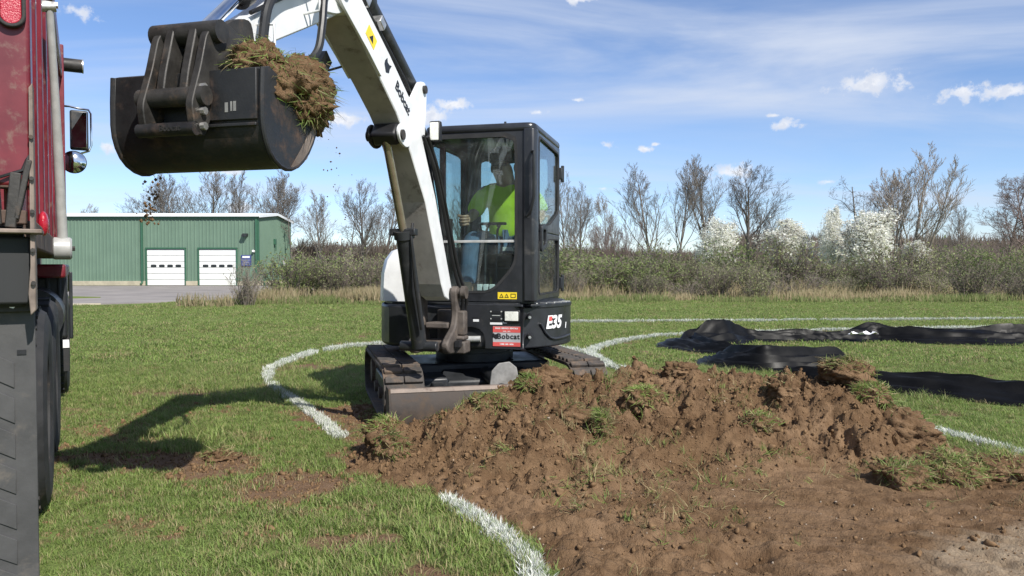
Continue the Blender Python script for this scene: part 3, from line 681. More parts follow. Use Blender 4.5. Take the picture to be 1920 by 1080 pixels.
M['woods'] = leaf_mat('distant_twigs', (.105, .085, .078), (.155, .125, .11), .1, .9, (.13, .12, .075))
tag(twig_mass('far_woodland', [(-60, -16, 92, 120, 3.2, 4.6, 15000, .10), (-22, 2, 75, 95, 3.4, 5.0, 14000, .09), (2, 30, 66, 85, 3.2, 4.4, 14000, .08), (28, 85, 75, 100, 3.6, 5.4, 20000, .10), (40, 130, 130, 160, 6, 9.5, 14000, .22)], 'woods', 4), 'brown leafless woodland along the horizon', None, None, 'stuff')
# shrub belt
M['leafg'] = leaf_mat('young_shrub_leaf', (.205, .235, .105), (.30, .325, .155), .35, .6, (.24, .25, .15))
M['leafb'] = leaf_mat('bright_shrub_leaf', (.19, .245, .09), (.27, .325, .13), .4, .6, (.18, .18, .10))
M['stemg'] = mat('grey_shrub_stem', (.24, .20, .165), .9, var=.3, scale=2)
M['stemd'] = mat('dark_shrub_stem', (.165, .135, .112), .9, var=.3, scale=2)
def shrub_meshes(seed, leaf, stem, nleaf, wide=1.):
    rd = random.Random(seed); S = MB(); e = []
    for k in range(34):
        a = rd.uniform(0, 6.283); rr_ = rd.uniform(0, .35); p = Vector((rr_ * math.cos(a), rr_ * math.sin(a), 0)); d = Vector((math.cos(a) * rd.uniform(.1, .9) * wide, math.sin(a) * rd.uniform(.1, .9) * wide, 1)).normalized()
        L = rd.uniform(.7, 1.15); n = 4; pts = [p]; 
        for i in range(n):
            d = (d + Vector((rd.gauss(0, .13), rd.gauss(0, .13), .06))).normalized(); p = p + d * L / n; pts.append(p)
        S.tube(pts, [.013, .011, .008, .006, .003], 3, cap=False)
        for j in range(9):
            i = rd.randint(0, n - 1); q = pts[i].lerp(pts[i + 1], rd.random()); dd = (d + Vector((rd.gauss(0, .6), rd.gauss(0, .6), rd.uniform(-.1, .5)))).normalized(); l = rd.uniform(.15, .38)
            m_ = q + dd * l * .5; t_ = q + (dd + Vector((rd.gauss(0, .2), rd.gauss(0, .2), .15))).normalized() * l
            S.tube([q, m_, t_], [.006, .005, .002], 3, cap=False); e += [m_, t_]
            for x in range(3):
                b0 = q.lerp(t_, rd.uniform(.2, .9)); b1 = b0 + Vector((rd.gauss(0, .08), rd.gauss(0, .08), rd.uniform(-.02, .15))); S.tube([b0, b1], [.004, .0015], 3, cap=False); e.append(b1)
    z = max(p[2] for p in S.v)
    return (S.mesh('stems', stem, True, 0), clusters(seed, e, nleaf, .035, .026, leaf, 'leaves', .22), z)
SH = [shrub_meshes(1, 'leafg', 'stemg', 1800), shrub_meshes(2, 'leafb', 'stemd', 2700, 1.1), shrub_meshes(3, 'leafg', 'stemd', 1100, .9), shrub_meshes(4, 'leafg', 'stemg', 350, 1.1), shrub_meshes(5, 'leafb', 'stemg', 3200, 1.2)]
def shrub(px, Y, py, wm, kind, rz, label, group):
    X = W(px, Y); st, lv, z = SH[kind]; H = top_h(py, Y, X)
    r = empty('shrub', (X, Y, float(gz(X, Y))), label, 'shrub', group, rz); H *= 1.0; r.scale = (wm / 1.6, wm / 1.6, H / z)
    link('stems', st, r); link('leaves', lv, r)
rs = random.Random(17); ordn = ['first', 'second', 'third', 'fourth', 'fifth', 'sixth', 'seventh', 'eighth', 'ninth', 'tenth', 'eleventh', 'twelfth', 'thirteenth', 'fourteenth', 'fifteenth', 'sixteenth', 'seventeenth', 'eighteenth', 'nineteenth', 'twentieth']
shrub(463, 25.5, 478, 1.35, 3, .4, 'lone twiggy grey shrub standing in front of the right shed door', 'shrubs left of the excavator')
for i, (px, Y, py, wm, k) in enumerate([(538, 30, 460, 2.5, 1), (588, 32, 470, 3.0, 4), (628, 30.5, 482, 2.4, 2), (668, 33, 466, 3.0, 0), (706, 31, 474, 2.6, 2), (745, 33, 468, 2.8, 0)]):
    shrub(px, Y, py, wm, k, i * 1.3, '%s shrub from the left in the green-tipped clump between shed and excavator' % ordn[i], 'shrubs left of the excavator')
back = [(800, 0), (860, 2), (920, 0), (985, 1), (1052, 4), (1098, 1), (1140, 4), (1190, 4), (1232, 0), (1280, 1), (1330, 0), (1378, 4), (1430, 0), (1482, 2), (1530, 0), (1578, 1), (1628, 0), (1680, 2), (1728, 0), (1778, 1), (1826, 4), (1872, 4), (1920, 1), (1968, 4)]
seen = 0
for i, (px, k) in enumerate(back):
    Y = rs.uniform(33.5, 38); lab = '%s tall green-tipped shrub right of the cab in the back row of the belt' % ordn[seen] if px > 1045 else '%s tall shrub of the back row hidden behind the excavator' % ordn[i]
    if px > 1045: seen += 1
    shrub(px, Y, rs.uniform(440, 484), rs.uniform(2.2, 4.0), k, i * 2.1, lab, 'back row of the shrub belt')
front = [(1076, 3), (1132, 3), (1212, 2), (1290, 3), (1345, 2), (1418, 0), (1500, 3), (1580, 0), (1668, 2), (1752, 0), (1822, 2), (1890, 3), (1955, 2)]
for i, (px, k) in enumerate(front):
    Y = rs.uniform(29.2, 33.0)
    shrub(px, Y, rs.uniform(484, 524), rs.uniform(1.5, 3.1), k, i * 1.7, '%s low grey twiggy shrub right of the cab in the front row of the belt' % ordn[i], 'front row of the shrub belt')
# tall dead grass along the edge of the mown lawn
def tallgrass(name, boxes, m, seed):
    r = np.random.default_rng(seed); V = []; F = []; o = 0
    for x0, x1, y0, y1, h0, h1, n in boxes:
        x = r.uniform(x0, x1, n); y = r.uniform(y0, y1, n); keep_ = vnoise(x * .9, y * .9, seed) + .35 * vnoise(x * 3, y * 3, seed + 2) > r.uniform(-.35, .45, n); x = x[keep_]; y = y[keep_]; n = len(x); z = gz(x, y)
        h = r.uniform(h0, h1, n) * (1 + .4 * vnoise(x * .6, y * .6, seed + 1)); a = r.uniform(0, 6.28, n); le = np.abs(r.normal(0, .35, n)) * h; ww = r.uniform(.008, .016, n); c, s = np.cos(a), np.sin(a)
        p0 = np.stack([x - s * ww, y + c * ww * .3, z], 1); p1 = np.stack([x + s * ww, y - c * ww * .3, z], 1); mx = x + c * le * .35; my = y + s * le * .35
        p2 = np.stack([mx + ww * .8, my, z + h * .6], 1); p3 = np.stack([mx - ww * .8, my, z + h * .6], 1); p4 = np.stack([x + c * le, y + s * le, z + h], 1)
        V.append(np.stack([p0, p1, p2, p3, p4], 1).reshape(-1, 3)); k = np.arange(n)[:, None] * 5 + o
        F.append(np.concatenate([k + np.array([0, 1, 2]), k + np.array([0, 2, 3]), k + np.array([3, 2, 4])])); o += n * 5
    return link(name, arr_mesh(name, np.concatenate(V), np.concatenate(F), m))
M['straw'] = leaf_mat('dead_tall_grass', (.32, .255, .155), (.44, .37, .245), .3, .8, (.19, .20, .085))
M['midgreen'] = leaf_mat('rough_green_grass', (.14, .19, .06), (.22, .25, .10), .35, .7, (.33, .28, .16))
tag(tallgrass('dead_grass', [(1.5, 26, 29.2, 32, .15, .48, 14000), (-9.6, -4, 26.4, 30, .22, .6, 7000), (-4, 1.5, 28.5, 31, .3, .6, 2500), (-10.7, -9, 24.3, 25.6, .12, .38, 900), (2, 26, 31, 36, .3, .8, 9000)], 'straw', 6), 'tall dead straw-coloured grass at the foot of the shrubs', None, None, 'stuff')
tag(tallgrass('rough_grass', [(1.5, 26, 27.6, 31, .10, .30, 16000), (-9.6, -4, 25.6, 29, .10, .3, 4000)], 'midgreen', 7), 'rough unmown green grass at the edge of the lawn', None, None, 'stuff')
# ------------------------------------------------------------------ green metal shed
SX, SY, SD, SL = -21.4, 65., 9.6, -52.
ZB = -.32
shed = empty('metal_shed', (SX, SY, ZB), 'long green ribbed metal shed with two white overhead doors', 'building')
OFF = Matrix.Translation((-SX, -SY, -ZB))
def ribbed(mb, p0, p1, zf0, zf1, out, step=.3):
    """ribbed sheet between two ground points; zf: bottom and top height"""
    p0 = Vector(p0); p1 = Vector(p1); d = (p1 - p0); L = d.length; d.normalize(); o = Vector(out); pts = []
    s = 0.
    while s < L:
        for a, h in ((0, 0), (.11, 0), (.15, .045), (.20, .045), (.24, 0)):
            q = s + a * step / .3
            if q < L: pts.append((q, h))
        s += step
    pts.append((L, 0)); n = len(pts); v = []
    for q, h in pts:
        b_ = p0 + d * q + o * h; v += [(b_.x, b_.y, zf0(q)), (b_.x, b_.y, zf1(q))]
    mb.add(v, [(2 * i, 2 * i + 2, 2 * i + 3, 2 * i + 1) for i in range(n - 1)])
EV = 5.5; DT = 2.72; D1 = (-30.8, -27.6); D2 = (-26.4, -23.26)
mb = MB(OFF)
for x0, x1, zb in ((SL, D1[0] - .1, 0.), (D1[0] - .1, D1[1] + .1, DT + .08), (D1[1] + .1, D2[0] - .1, 0.), (D2[0] - .1, D2[1] + .1, DT + .08), (D2[1] + .1, SX, 0.)):
    ribbed(mb, (x0, SY, 0), (x1, SY, 0), lambda q, z=zb: z, lambda q: EV, (0, -1, 0))
mb.build('front_wall', 'green', shed, smooth=False)
mb = MB(OFF); pk = lambda q: EV + .42 * (1 - abs(q - SD / 2) / (SD / 2))
ribbed(mb, (SX, SY, 0), (SX, SY + SD, 0), lambda q: 0., pk, (1, 0, 0)); mb.build('end_wall', 'green', shed, smooth=False)
MB(OFF).box(((SL + SX) / 2, SY + SD, EV / 2), (SX - SL, .1, EV)).build('back_wall', 'green', shed, smooth=False)
mb = MB(OFF)
for a in (0, 1):
    y0 = SY - .28 if a == 0 else SY + SD + .28
    ym = SY + SD / 2
    mb.prism([(SL, y0, EV + .04), (SX + .18, y0, EV + .04), (SX + .18, ym, EV + .50), (SL, ym, EV + .50)], (0, 0, .1))
rf = mb.build('roof', 'roofw', shed, smooth=False)
MB(OFF).box(((SL + SX) / 2, SY - .30, EV + .10), (SX - SL + .36, .05, .26)).build('gutter', 'roofw', rf, .02)
mb = MB(OFF); q = []
for z0, z1 in ((-.10, .12),):
    mb.prism([(SX + .2, SY - .3, EV + z0), (SX + .2, SY + SD / 2, EV + .46 + z0), (SX + .2, SY + SD + .3, EV + z0), (SX + .2, SY + SD + .3, EV + z1), (SX + .2, SY + SD / 2, EV + .46 + z1), (SX + .2, SY - .3, EV + z1)], (.05, 0, 0))
mb.build('gable_trim', 'roofw', rf, smooth=False)
MB(OFF).box(((SL + SX) / 2, SY - .03, EV - .12), (SX - SL, .16, .24)).build('soffit', 'dgreen', shed, smooth=False)
for x0, x1 in ((SL, D1[0] - .12), (D1[1] + .12, D2[0] - .12), (D2[1] + .12, SX + .02)):
    MB(OFF).box(((x0 + x1) / 2, SY - .05, (ZB + .05) / 2), (x1 - x0, .22, .05 - ZB)).build('concrete_base', 'concrete', shed, .01)
MB(OFF).box((SX + .03, SY + SD / 2, (ZB + .05) / 2), (.2, SD, .05 - ZB)).build('concrete_base', 'concrete', shed, .01)
for x in (-31.15, SX - .12): MB(OFF).box((x, SY - .13, 2.6), (.16, .14, 5.3)).tube([(x, SY - .13, .05), (x, SY - .2, -.1), (x, SY - .5, -.2)], .07).build('downspout', 'dgreen', shed, smooth=False)
MB(OFF).box((SX, SY, 2.8), (.14, .14, 5.4)).build('corner_trim', 'dgreen', shed, smooth=False)
for x0, x1 in (D1, D2):
    d = MB(OFF)
    for a, b_, c_, e in ((x0 - .10, ZB, .10, DT - ZB + .1), (x1, ZB, .10, DT - ZB + .1)): d.box((a + .05, SY - .03, b_ + e / 2), (c_, .14, e))
    d.box(((x0 + x1) / 2, SY - .035, DT + .1), (x1 - x0 + .2, .16, .12))
    dr = d.build('overhead_door', 'dgreen', shed, smooth=False); n = 6; hh = (DT - ZB) / n
    for k in range(n):
        z0 = ZB + k * hh
        MB(OFF).box(((x0 + x1) / 2, SY + .02, z0 + hh / 2), (x1 - x0 - .02, .06, hh - .03)).build('door_panel', 'door', dr, .012)
    wq = (x1 - x0) / 4.6
    for k in range(4):
        cx_ = (x0 + x1) / 2 + (k - 1.5) * wq; zc_ = 1.33
        pts = [(cx_ + .24 * math.copysign(abs(math.cos(a)) ** .5, math.cos(a)), SY - .012, zc_ + .12 * math.copysign(abs(math.sin(a)) ** .5, math.sin(a))) for a in [2 * math.pi * i / 16 for i in range(16)]]
        MB(OFF).prism(pts, (0, -.02, 0)).build('window_pane', 'pane', dr, smooth=False)
MB(OFF).box((SX - 1.05, SY - .12, 3.95), (.42, .3, .22)).prism([(SX - 1.26, SY - .27, 4.06), (SX - .84, SY - .27, 4.06), (SX - .84, SY - .5, 3.9), (SX - 1.26, SY - .5, 3.9)], (0, 0, -.12)).build('wall_lamp', 'black', shed, .01)
sg = MB(OFF).box((SX - 1.0, SY - .09, 1.78), (.86, .05, .92)).build('sign', 'sblue', shed, .01)
MB(OFF).box((SX - 1.0, SY - .122, 2.08), (.62, .012, .16)).build('sign_header', 'whiteink', sg)
for k in range(3): MB(OFF).box((SX - 1.0, SY - .122, 1.82 - k * .17), (.66 - .12 * (k == 1), .012, .04)).build('sign_line', 'stickgrey', sg)
MB(OFF).box((SX + .12, SY + 4.2, 3.5), (.18, .35, .5)).box((SX + .2, SY + 4.2, 3.0), (.06, .1, .6)).build('meter_box', 'dgreen', shed, .01)
MB(OFF).cyl((SX - .35, SY - .14, 2.55), (SX - .35, SY - .3, 2.6), .12, .09).build('camera_dome', 'whiteink', shed)
MB(OFF).lathe([(.02, 0), (.22, .05), (.26, .1)], (SX + .2, SY + 6.3, 1.6), (1, 0, .2)).build('dish', 'whiteink', shed)
bl = empty('bollard', (SX + .55, SY - .2, ZB), 'thin dark post at the right front corner of the shed', 'bollard')
MB().cyl((0, 0, 0), (0, 0, .95), .08).ball((0, 0, .95), .08).build('post', 'dgreen', bl)

# ------------------------------------------------------------------ dump truck (u = its right, v = its forward, both measured from the camera foot)
TA = R(29.); TU, TV = -1.35, 6.5
tl = Matrix.Rotation(TA, 3, 'Z') @ Vector((TU, TV, 0))
truck = empty('dump_truck', (tl.x, tl.y, 0), 'red dump truck seen from behind at the left edge, muddy tailgate and black mud flap', 'truck', None, TA)
TM = Matrix.Translation((-TU, -TV, 0))
US = -.165                                               # outer face of the right body side
def T(): return MB(TM)
bed = T().box(((US - 2.62) / 2 , 5.72, 1.42), (2.62 + US - .1, 4.3, .14)).build('bed_floor', 'rust', truck, .01)
UW = US - .045                                           # the body side stands in from the corner post
side = T().box((UW - .03, 5.72, 2.2), (.05, 4.5, 1.62)).build('side_wall', 'red', truck, .008)
for k in range(8): T().prism([(UW - .004, 3.95 + k * .56, 1.46), (UW + .035, 3.98 + k * .56, 1.46), (UW + .035, 4.07 + k * .56, 1.46), (UW - .004, 4.10 + k * .56, 1.46)], (0, 0, 1.5)).build('rib', 'red', side, .006)
T().box((UW + .012, 5.72, 1.40), (.075, 4.5, .11)).build('bottom_rail', 'rust', side, .01)
T().box((UW + .005, 5.72, 3.02), (.10, 4.56, .13)).build('top_rail', 'red', side, .015)
T().box((-2.62, 5.72, 2.2), (.05, 4.5, 1.62)).build('side_wall', 'red', truck, .008)
T().box(((US - 2.62) / 2, 7.98, 2.3), (2.5, .06, 1.9)).prism([(-2.6, 7.95, 3.2), (-.2, 7.95, 3.2), (-.2, 9.3, 3.3), (-2.6, 9.3, 3.3)], (0, 0, .05)).build('headboard', 'red', truck, .01)
post = T().box((US - .085, 3.40, 2.28), (.17, .14, 1.42)).build('corner_post', 'red', truck, .014, seg=3)
lampo = [( -.222 + .047 * math.cos(a) , 3.318, 2.33 + (.145 if math.sin(a) > 0 else -.145) + .047 * math.sin(a)) for a in [2 * math.pi * i / 32 for i in range(32)]]
lampi = [( -.222 + .034 * math.cos(a) , 3.318, 2.33 + (.145 if math.sin(a) > 0 else -.145) + .034 * math.sin(a)) for a in [2 * math.pi * i / 32 for i in range(32)]]
lens = T().prism([(x, 3.325, z) for x, _, z in lampi], (0, -.012, 0)).build('tail_lamp', 'redl', truck, .004)
T().ring([(x, 3.328, z) for x, _, z in lampo], [(x, 3.328, z) for x, _, z in lampi], (0, -.028, 0)).build('rubber_ring', 'rubber', lens, .004)
tg = T().box((-1.42, 3.36, 2.25), (2.0, .06, 1.35)).build('tailgate', 'red', truck, .01)
for k in range(5): T().box((-2.2 + k * .4, 3.31, 2.25), (.09, .06, 1.3)).build('stiffener', 'red', tg, .01)
for z in (1.62, 2.9): T().box((-1.42, 3.31, z), (2.0, .08, .10)).build('cross_bar', 'red', tg, .01)
T().prism([(US - .006, 3.305, 1.93), (US + .006, 3.315, 1.95), (US + .006, 3.315, 1.12), (US - .012, 3.315, 1.10), (US - .018, 3.31, 1.18), (US - .010, 3.31, 1.28)], (0, .10, 0)).build('edge_plate', 'tan', truck, .004)
T().box((US - .07, 3.35, 1.408), (.20, .14, .016)).build('lip_plate', 'tan', truck, .004)
T().box((-1.3, 3.42, 1.28), (2.2, .06, .30)).prism([(US - .30, 3.36, 1.14), (US - .01, 3.36, 1.14), (US - .01, 3.36, 1.39), (US - .30, 3.36, 1.39)], (0, .25, 0)).build('rear_cross_member', 'interior', truck, .01)
for (u, z, du, dz, r_) in ((US - .06, 1.52, .035, .20, .10), (US - .115, 1.55, .03, .24, -.05), (US - .03, 1.56, .02, .22, .2)):
    T().box((u, 3.33, z), (du, .05, dz), (0, r_, 0)).build('latch_bar', 'steel', truck, .004)
T().box((US - .10, 3.35, 1.46), (.16, .06, .05)).box((US - .10, 3.36, 1.58), (.14, .05, .03)).build('latch_housing', 'rust', truck, .005)
for z in (1.75, 1.60, 1.48, 1.34, 1.22): T().cyl((US - .001, 3.31, z), (US - .001, 3.298, z), .008, n=6).build('bolt', 'steel', truck)
for z in (1.75, 1.95, 2.85): T().cyl((US - .12, 3.333, z), (US - .12, 3.322, z), .010, n=6).build('bolt', 'steel', truck)
T().tube([(US - .16, 3.33, 1.64), (US - .10, 3.31, 1.60), (US - .03, 3.32, 1.63), (US - .005, 3.34, 1.70)], .006, 6).build('lamp_wire', 'hose', truck)
# mud flap with moulded chevrons
FV = 3.46
fl = T().box((US - .305, FV, .60), (.60, .014, 1.12)).build('mud_flap', 'flap', truck, .003)
T().box((US - .305, FV - .012, 1.135), (.60, .035, .055)).build('flap_clamp', 'steel', fl, .004)
T().cyl((US - .075, FV - .03, 1.135), (US - .075, FV - .045, 1.135), .012, n=6).build('bolt', 'bright', fl)
for k in range(7):
    z = .92 - k * .135
    T().prism([(US - .075, FV - .0075, z - .10), (US - .075, FV - .0075, z - .005), (US - .26, FV - .0075, z + .105), (US - .26, FV - .0075, z + .01)], (0, -.006, 0)).build('chevron', 'flap', fl, .002)
    T().prism([(US - .535, FV - .0075, z - .10), (US - .535, FV - .0075, z - .005), (US - .35, FV - .0075, z + .105), (US - .35, FV - .0075, z + .01)], (0, -.006, 0)).build('chevron', 'flap', fl, .002)
T().box((US - .05, FV - .009, .955), (.03, .006, .018)).build('flap_slot', 'ink', fl)
T().box((-2.3, FV, .60), (.60, .014, 1.12)).build('mud_flap', 'flap', truck, .003)
# wheels
def tyre(u0, v, r=.53, wd=.27, name='wheel'):
    s = math.copysign(1, wd)
    prof = [(r * .58, 0), (r * .66, -.012), (r * .86, -.016), (r * .955, .0), (r, .035), (r, abs(wd) - .035), (r * .955, abs(wd)), (r * .86, abs(wd) + .016), (r * .58, abs(wd))]
    w_ = T().lathe(prof, (u0, v, r), (-1, 0, 0), 40, True)
    wh = w_.build(name, 'rubber', truck)
    tr = T()
    for k in range(30):
        a = 2 * math.pi * k / 30
        for off in (.03, .16): tr.box((u0 - off - .04, v + r * math.cos(a + off), r + r * math.sin(a + off)), (.085, .06, .024), (a + off + math.pi / 2, 0, 0))
    tr.build('tread', 'rubber', wh, smooth=False)
    T().lathe([(.05, .06), (.12, .05), (.14, .10), (.20, .12), (.26, .05), (.31, .02), (.31, .2), (.1, .2)], (u0, v, r), (-1, 0, 0), 28, True).build('rim', 'steel', wh)
for v in (4.78, 6.10):
    tyre(-.185, v); tyre(-.52, v); tyre(-2.32, v)
    T().cyl((-2.5, v, .53), (-.3, v, .53), .09).build('axle', 'steel', truck)
tyre(-.17, 9.05, .53, .30)
for u in (-.98, -1.75): T().box((u, 6.9, 1.0), (.09, 7.0, .26)).build('frame_rail', 'rust', truck, .01)
# tarp arm along the body side
ta = T().tube([(-.112, 5.20, 1.42), (-.122, 5.12, 1.80), (-.135, 5.02, 2.25), (-.150, 4.90, 2.68)], [.028, .026, .022, .019], 12).build('tarp_arm', 'galv', truck)
T().cyl((-.19, 4.90, 2.68), (-.12, 4.90, 2.69), .026).box((-.15, 4.90, 2.70), (.08, .05, .02)).build('arm_end', 'bright', ta)
T().lathe([(.0, 0), (.055, .0), (.065, .01), (.065, .09), (.055, .10), (.0, .10)], (-.165, 5.2, 1.385), (1, 0, 0), 28).build('spring_housing', 'galv', ta)
T().cyl((-.065, 5.2, 1.385), (-.05, 5.2, 1.385), .014, n=6).build('bolt', 'steel', ta)
T().ball((UW + .05, 4.0, 1.47), (.022, .035, .055)).build('side_marker_lamp', 'redl', truck)
# cab
cb_ = T().prism([(-.42, 8.35, 1.1), (-.42, 10.0, 1.1), (-.42, 10.0, 1.9), (-.42, 9.75, 2.75), (-.42, 8.35, 2.85)], (-1.9, 0, 0)).build('cab', 'red', truck, .05, seg=3)
T().prism([(-.412, 8.75, 1.95), (-.412, 9.65, 1.95), (-.412, 9.52, 2.6), (-.412, 8.75, 2.62)], (.01, 0, 0)).build('door_window', 'pane', cb_, .004)
T().prism([(-.55, 10.0, 1.0), (-.55, 11.5, 1.0), (-.55, 11.5, 1.6), (-.55, 10.0, 1.85)], (-1.6, 0, 0)).build('bonnet', 'red', truck, .08, seg=3)
fd = T()
pts = [(8.25, .62), (8.25, 1.18), (8.42, 1.30), (9.6, 1.30), (9.75, 1.16), (9.75, 1.0), (9.55, 1.02), (9.35, 1.18), (8.7, 1.18), (8.47, 1.0), (8.40, .62)]
fd.prism([(-.15, v, z) for v, z in pts], (-.34, 0, 0)); fd.build('fender', 'black', truck, .02)
for k in range(4): T().box((-.12 - .09 * k, 8.24, .92), (.03, .03, .62)).build('fender_rib', 'black', truck, .008)
T().box((-.28, 7.98, 1.24), (.26, .5, .12)).build('step_valance', 'red', truck, .02)
T().cyl((-.40, 7.4, .86), (-.40, 8.15, .86), .24, n=24).build('fuel_tank', 'black', truck)
T().box((-.165, 8.30, .47), (.05, .03, .34)).build('splash_strip', 'rubber', truck, .004)
T().box((-.165, 8.28, .56), (.052, .012, .075)).build('white_band', 'whiteink', truck)
ex = T().tube([(-.42, 8.25, 1.3), (-.42, 8.25, 3.02), (-.36, 8.25, 3.12), (-.26, 8.25, 3.14), (.005, 8.25, 3.14)], .062, 18).build('exhaust_pipe', 'steel', truck)
T().lathe([(.050, 0), (.064, 0), (.064, .012), (.050, .012)], (.0, 8.25, 3.14), (1, 0, 0), 24, True).build('pipe_rim', 'bright', ex)
T().cyl((-.02, 8.25, 3.14), (-.015, 8.25, 3.14), .056, n=20).build('pipe_mouth', 'ink', ex)
# mirror
MV = 9.0; mc = (-.03, MV, 2.66)
mr = T().box((-.035, MV, 2.66), (.165, .06, .40)).build('mirror', 'black', truck, .02, seg=3)
M['mirrorg'] = mat('mirror_glass', (.75, .78, .8), .03, metal=1., var=.02)
T().box((-.035, MV - .036, 2.66), (.140, .008, .365), (R(-5), 0, R(-9))).build('mirror_glass', 'mirrorg', mr, .003)
T().tube([(-.5, MV + .1, 2.90), (-.12, MV + .02, 2.90), (-.035, MV + .02, 2.885), (.05, MV + .02, 2.88), (.072, MV + .02, 2.84), (.072, MV + .02, 2.52), (.05, MV + .02, 2.46), (-.05, MV + .02, 2.42), (-.5, MV + .1, 2.38)], .011, 8).build('mirror_arm', 'chrome', mr)
T().lathe([(.0, 0), (.10, .0), (.115, .012), (.11, .03), (.0, .05)], (-.085, MV - .03, 2.335), (0, 1, 0), 28).build('round_mirror_shell', 'black', mr)
T().lathe([(.0, -.03), (.05, -.024), (.09, -.008), (.108, .004), (.0, .006)], (-.085, MV - .036, 2.335), (0, 1, 0), 28).build('round_mirror_glass', 'mirrorg', mr)
# ------------------------------------------------------------------ black plastic sheeting
def sheeting(name, path, widths, heights, seed, label, res=.045):
    """a bunched strip of thin sheet: coarse, creased facets like crumpled film"""
    P = np.array(path, float); seg = np.hypot(*np.diff(P, axis=0).T); cum = np.concatenate([[0], np.cumsum(seg)]); L = cum[-1]
    ns = int(L / res) + 1; s = np.linspace(0, L, ns); r = np.random.default_rng(seed)
    def sm(a):
        v = np.interp(s, cum, a); k = max(3, int(.35 / res)); k += 1 - k % 2
        return np.convolve(np.pad(v, k // 2, mode='edge'), np.ones(k) / k, 'valid')
    cx_, cy_ = sm(P[:, 0]), sm(P[:, 1]); wd = sm(np.array(widths)); ht = sm(np.array(heights))
    tx, ty = np.gradient(cx_), np.gradient(cy_); tn = np.hypot(tx, ty); tx, ty = tx / tn, ty / tn
    nt = 44; t_ = np.linspace(-1, 1, nt); S, Tt = np.meshgrid(s, t_, indexing='ij')
    S = S + 0.
    env = np.clip(1 - np.abs(Tt) ** 4, 0, 1)
    c1 = np.abs(((Tt * 2.1 + .75 * vnoise(S * .55, Tt * .6, seed) + seed * .37) % 1) * 2 - 1); c3 = np.abs(((Tt * 4.3 + .35 * S + 1.1 * vnoise(S * .8, Tt, seed + 21)) % 1) * 2 - 1)           # lengthwise pleats
    c2 = np.abs(((S * .55 + Tt * .8 + .9 * vnoise(S * .4, Tt, seed + 3)) % 1) * 2 - 1)                 # slanting folds
    crest = np.exp(-((Tt - .4 * vnoise(S * .5, S * 0, seed + 7)) / .5) ** 2)
    z = env * (ht[:, None] * (.25 + .75 * crest) * (.30 + .45 * c1 + .35 * c2 * crest) + .05 * c3 + .02 * vnoise(S * 5, Tt * 6, seed + 2) + .02) + .008
    endf = np.clip(np.minimum(S, L - S) / .25, 0, 1); z = .010 + (z - .010) * (.2 + .8 * endf)
    edge = 1 + .22 * fbm(S * 1.6, np.sign(Tt) * 3 + seed, 3, seed + 9)
    off = Tt * wd[:, None] * edge
    x = cx_[:, None] + tx[:, None] * (S - s[:, None]) - ty[:, None] * off; y = cy_[:, None] + ty[:, None] * (S - s[:, None]) + tx[:, None] * off
    z = z + gz(x, y); v = np.stack([x.ravel(), y.ravel(), z.ravel()], 1); base = v.mean(0); base[2] = 0
    i = (np.arange(ns - 1)[:, None] * nt + np.arange(nt - 1)[None, :]).ravel(); fl_ = r.uniform(0, 1, len(i)) < .5
    a = np.where(fl_[:, None], np.stack([i, i + nt, i + nt + 1], 1), np.stack([i, i + nt, i + 1], 1)); b = np.where(fl_[:, None], np.stack([i, i + nt + 1, i + 1], 1), np.stack([i + nt, i + nt + 1, i + 1], 1))
    me = arr_mesh(name, v - base, np.concatenate([a, b]), 'plastic', True)
    o = tag(link(name, me), label, 'plastic sheet'); o.location = base
    me.set_sharp_from_angle(angle=R(38))
    return o
sheeting('plastic_sheeting', [(14.5, 12.3), (11, 12.6), (8.5, 12.8), (7.3, 12.9), (6.3, 13.4), (5.6, 13.2), (4.6, 13.2), (3.9, 13.1), (3.3, 12.7), (2.75, 12.3), (3.0, 11.5), (3.4, 10.9)], [.42, .4, .4, .42, .46, .38, .34, .38, .5, .42, .32, .28], [.22, .22, .25, .22, .27, .14, .15, .20, .38, .20, .12, .10], 3, 'long crumpled black plastic sheet across the lawn, folded back at its left end')
sheeting('plastic_sheeting', [(2.72, 10.5), (2.85, 9.8), (3.1, 9.5), (3.6, 9.65), (4.2, 9.9), (4.5, 10.0)], [.24, .36, .40, .38, .32, .18], [.10, .28, .34, .24, .20, .12], 8, 'short bunched lobe of black plastic sheet nearest the dirt pile crest')
sheeting('plastic_sheeting', [(2.9, 8.7), (3.6, 8.2), (4.4, 7.55), (5.2, 7.05), (6.4, 6.4), (7.6, 5.9)], [.2, .32, .34, .34, .34, .34], [.10, .15, .17, .18, .18, .18], 14, 'low flat run of black plastic sheet leaving the right edge beside the sod')
sc_o = MB(); rdx = random.Random(4)
vv = [(i * .07 + rdx.gauss(0, .012), j * .05 + rdx.gauss(0, .012), .03 + rdx.uniform(0, .07)) for j in range(4) for i in range(7)]
sc_o.add(vv, [(j * 7 + i, j * 7 + i + 1, j * 7 + i + 8, j * 7 + i + 7) for j in range(3) for i in range(6)])
o = sc_o.build('wrapper_scrap', 'whiteink', None, smooth=False); o.location = (5.6, 12.62, .12)
tag(o, 'crumpled silvery scrap lying on the long black plastic sheet', 'scrap'); o.modifiers.new('thickness', 'SOLIDIFY').thickness = .003

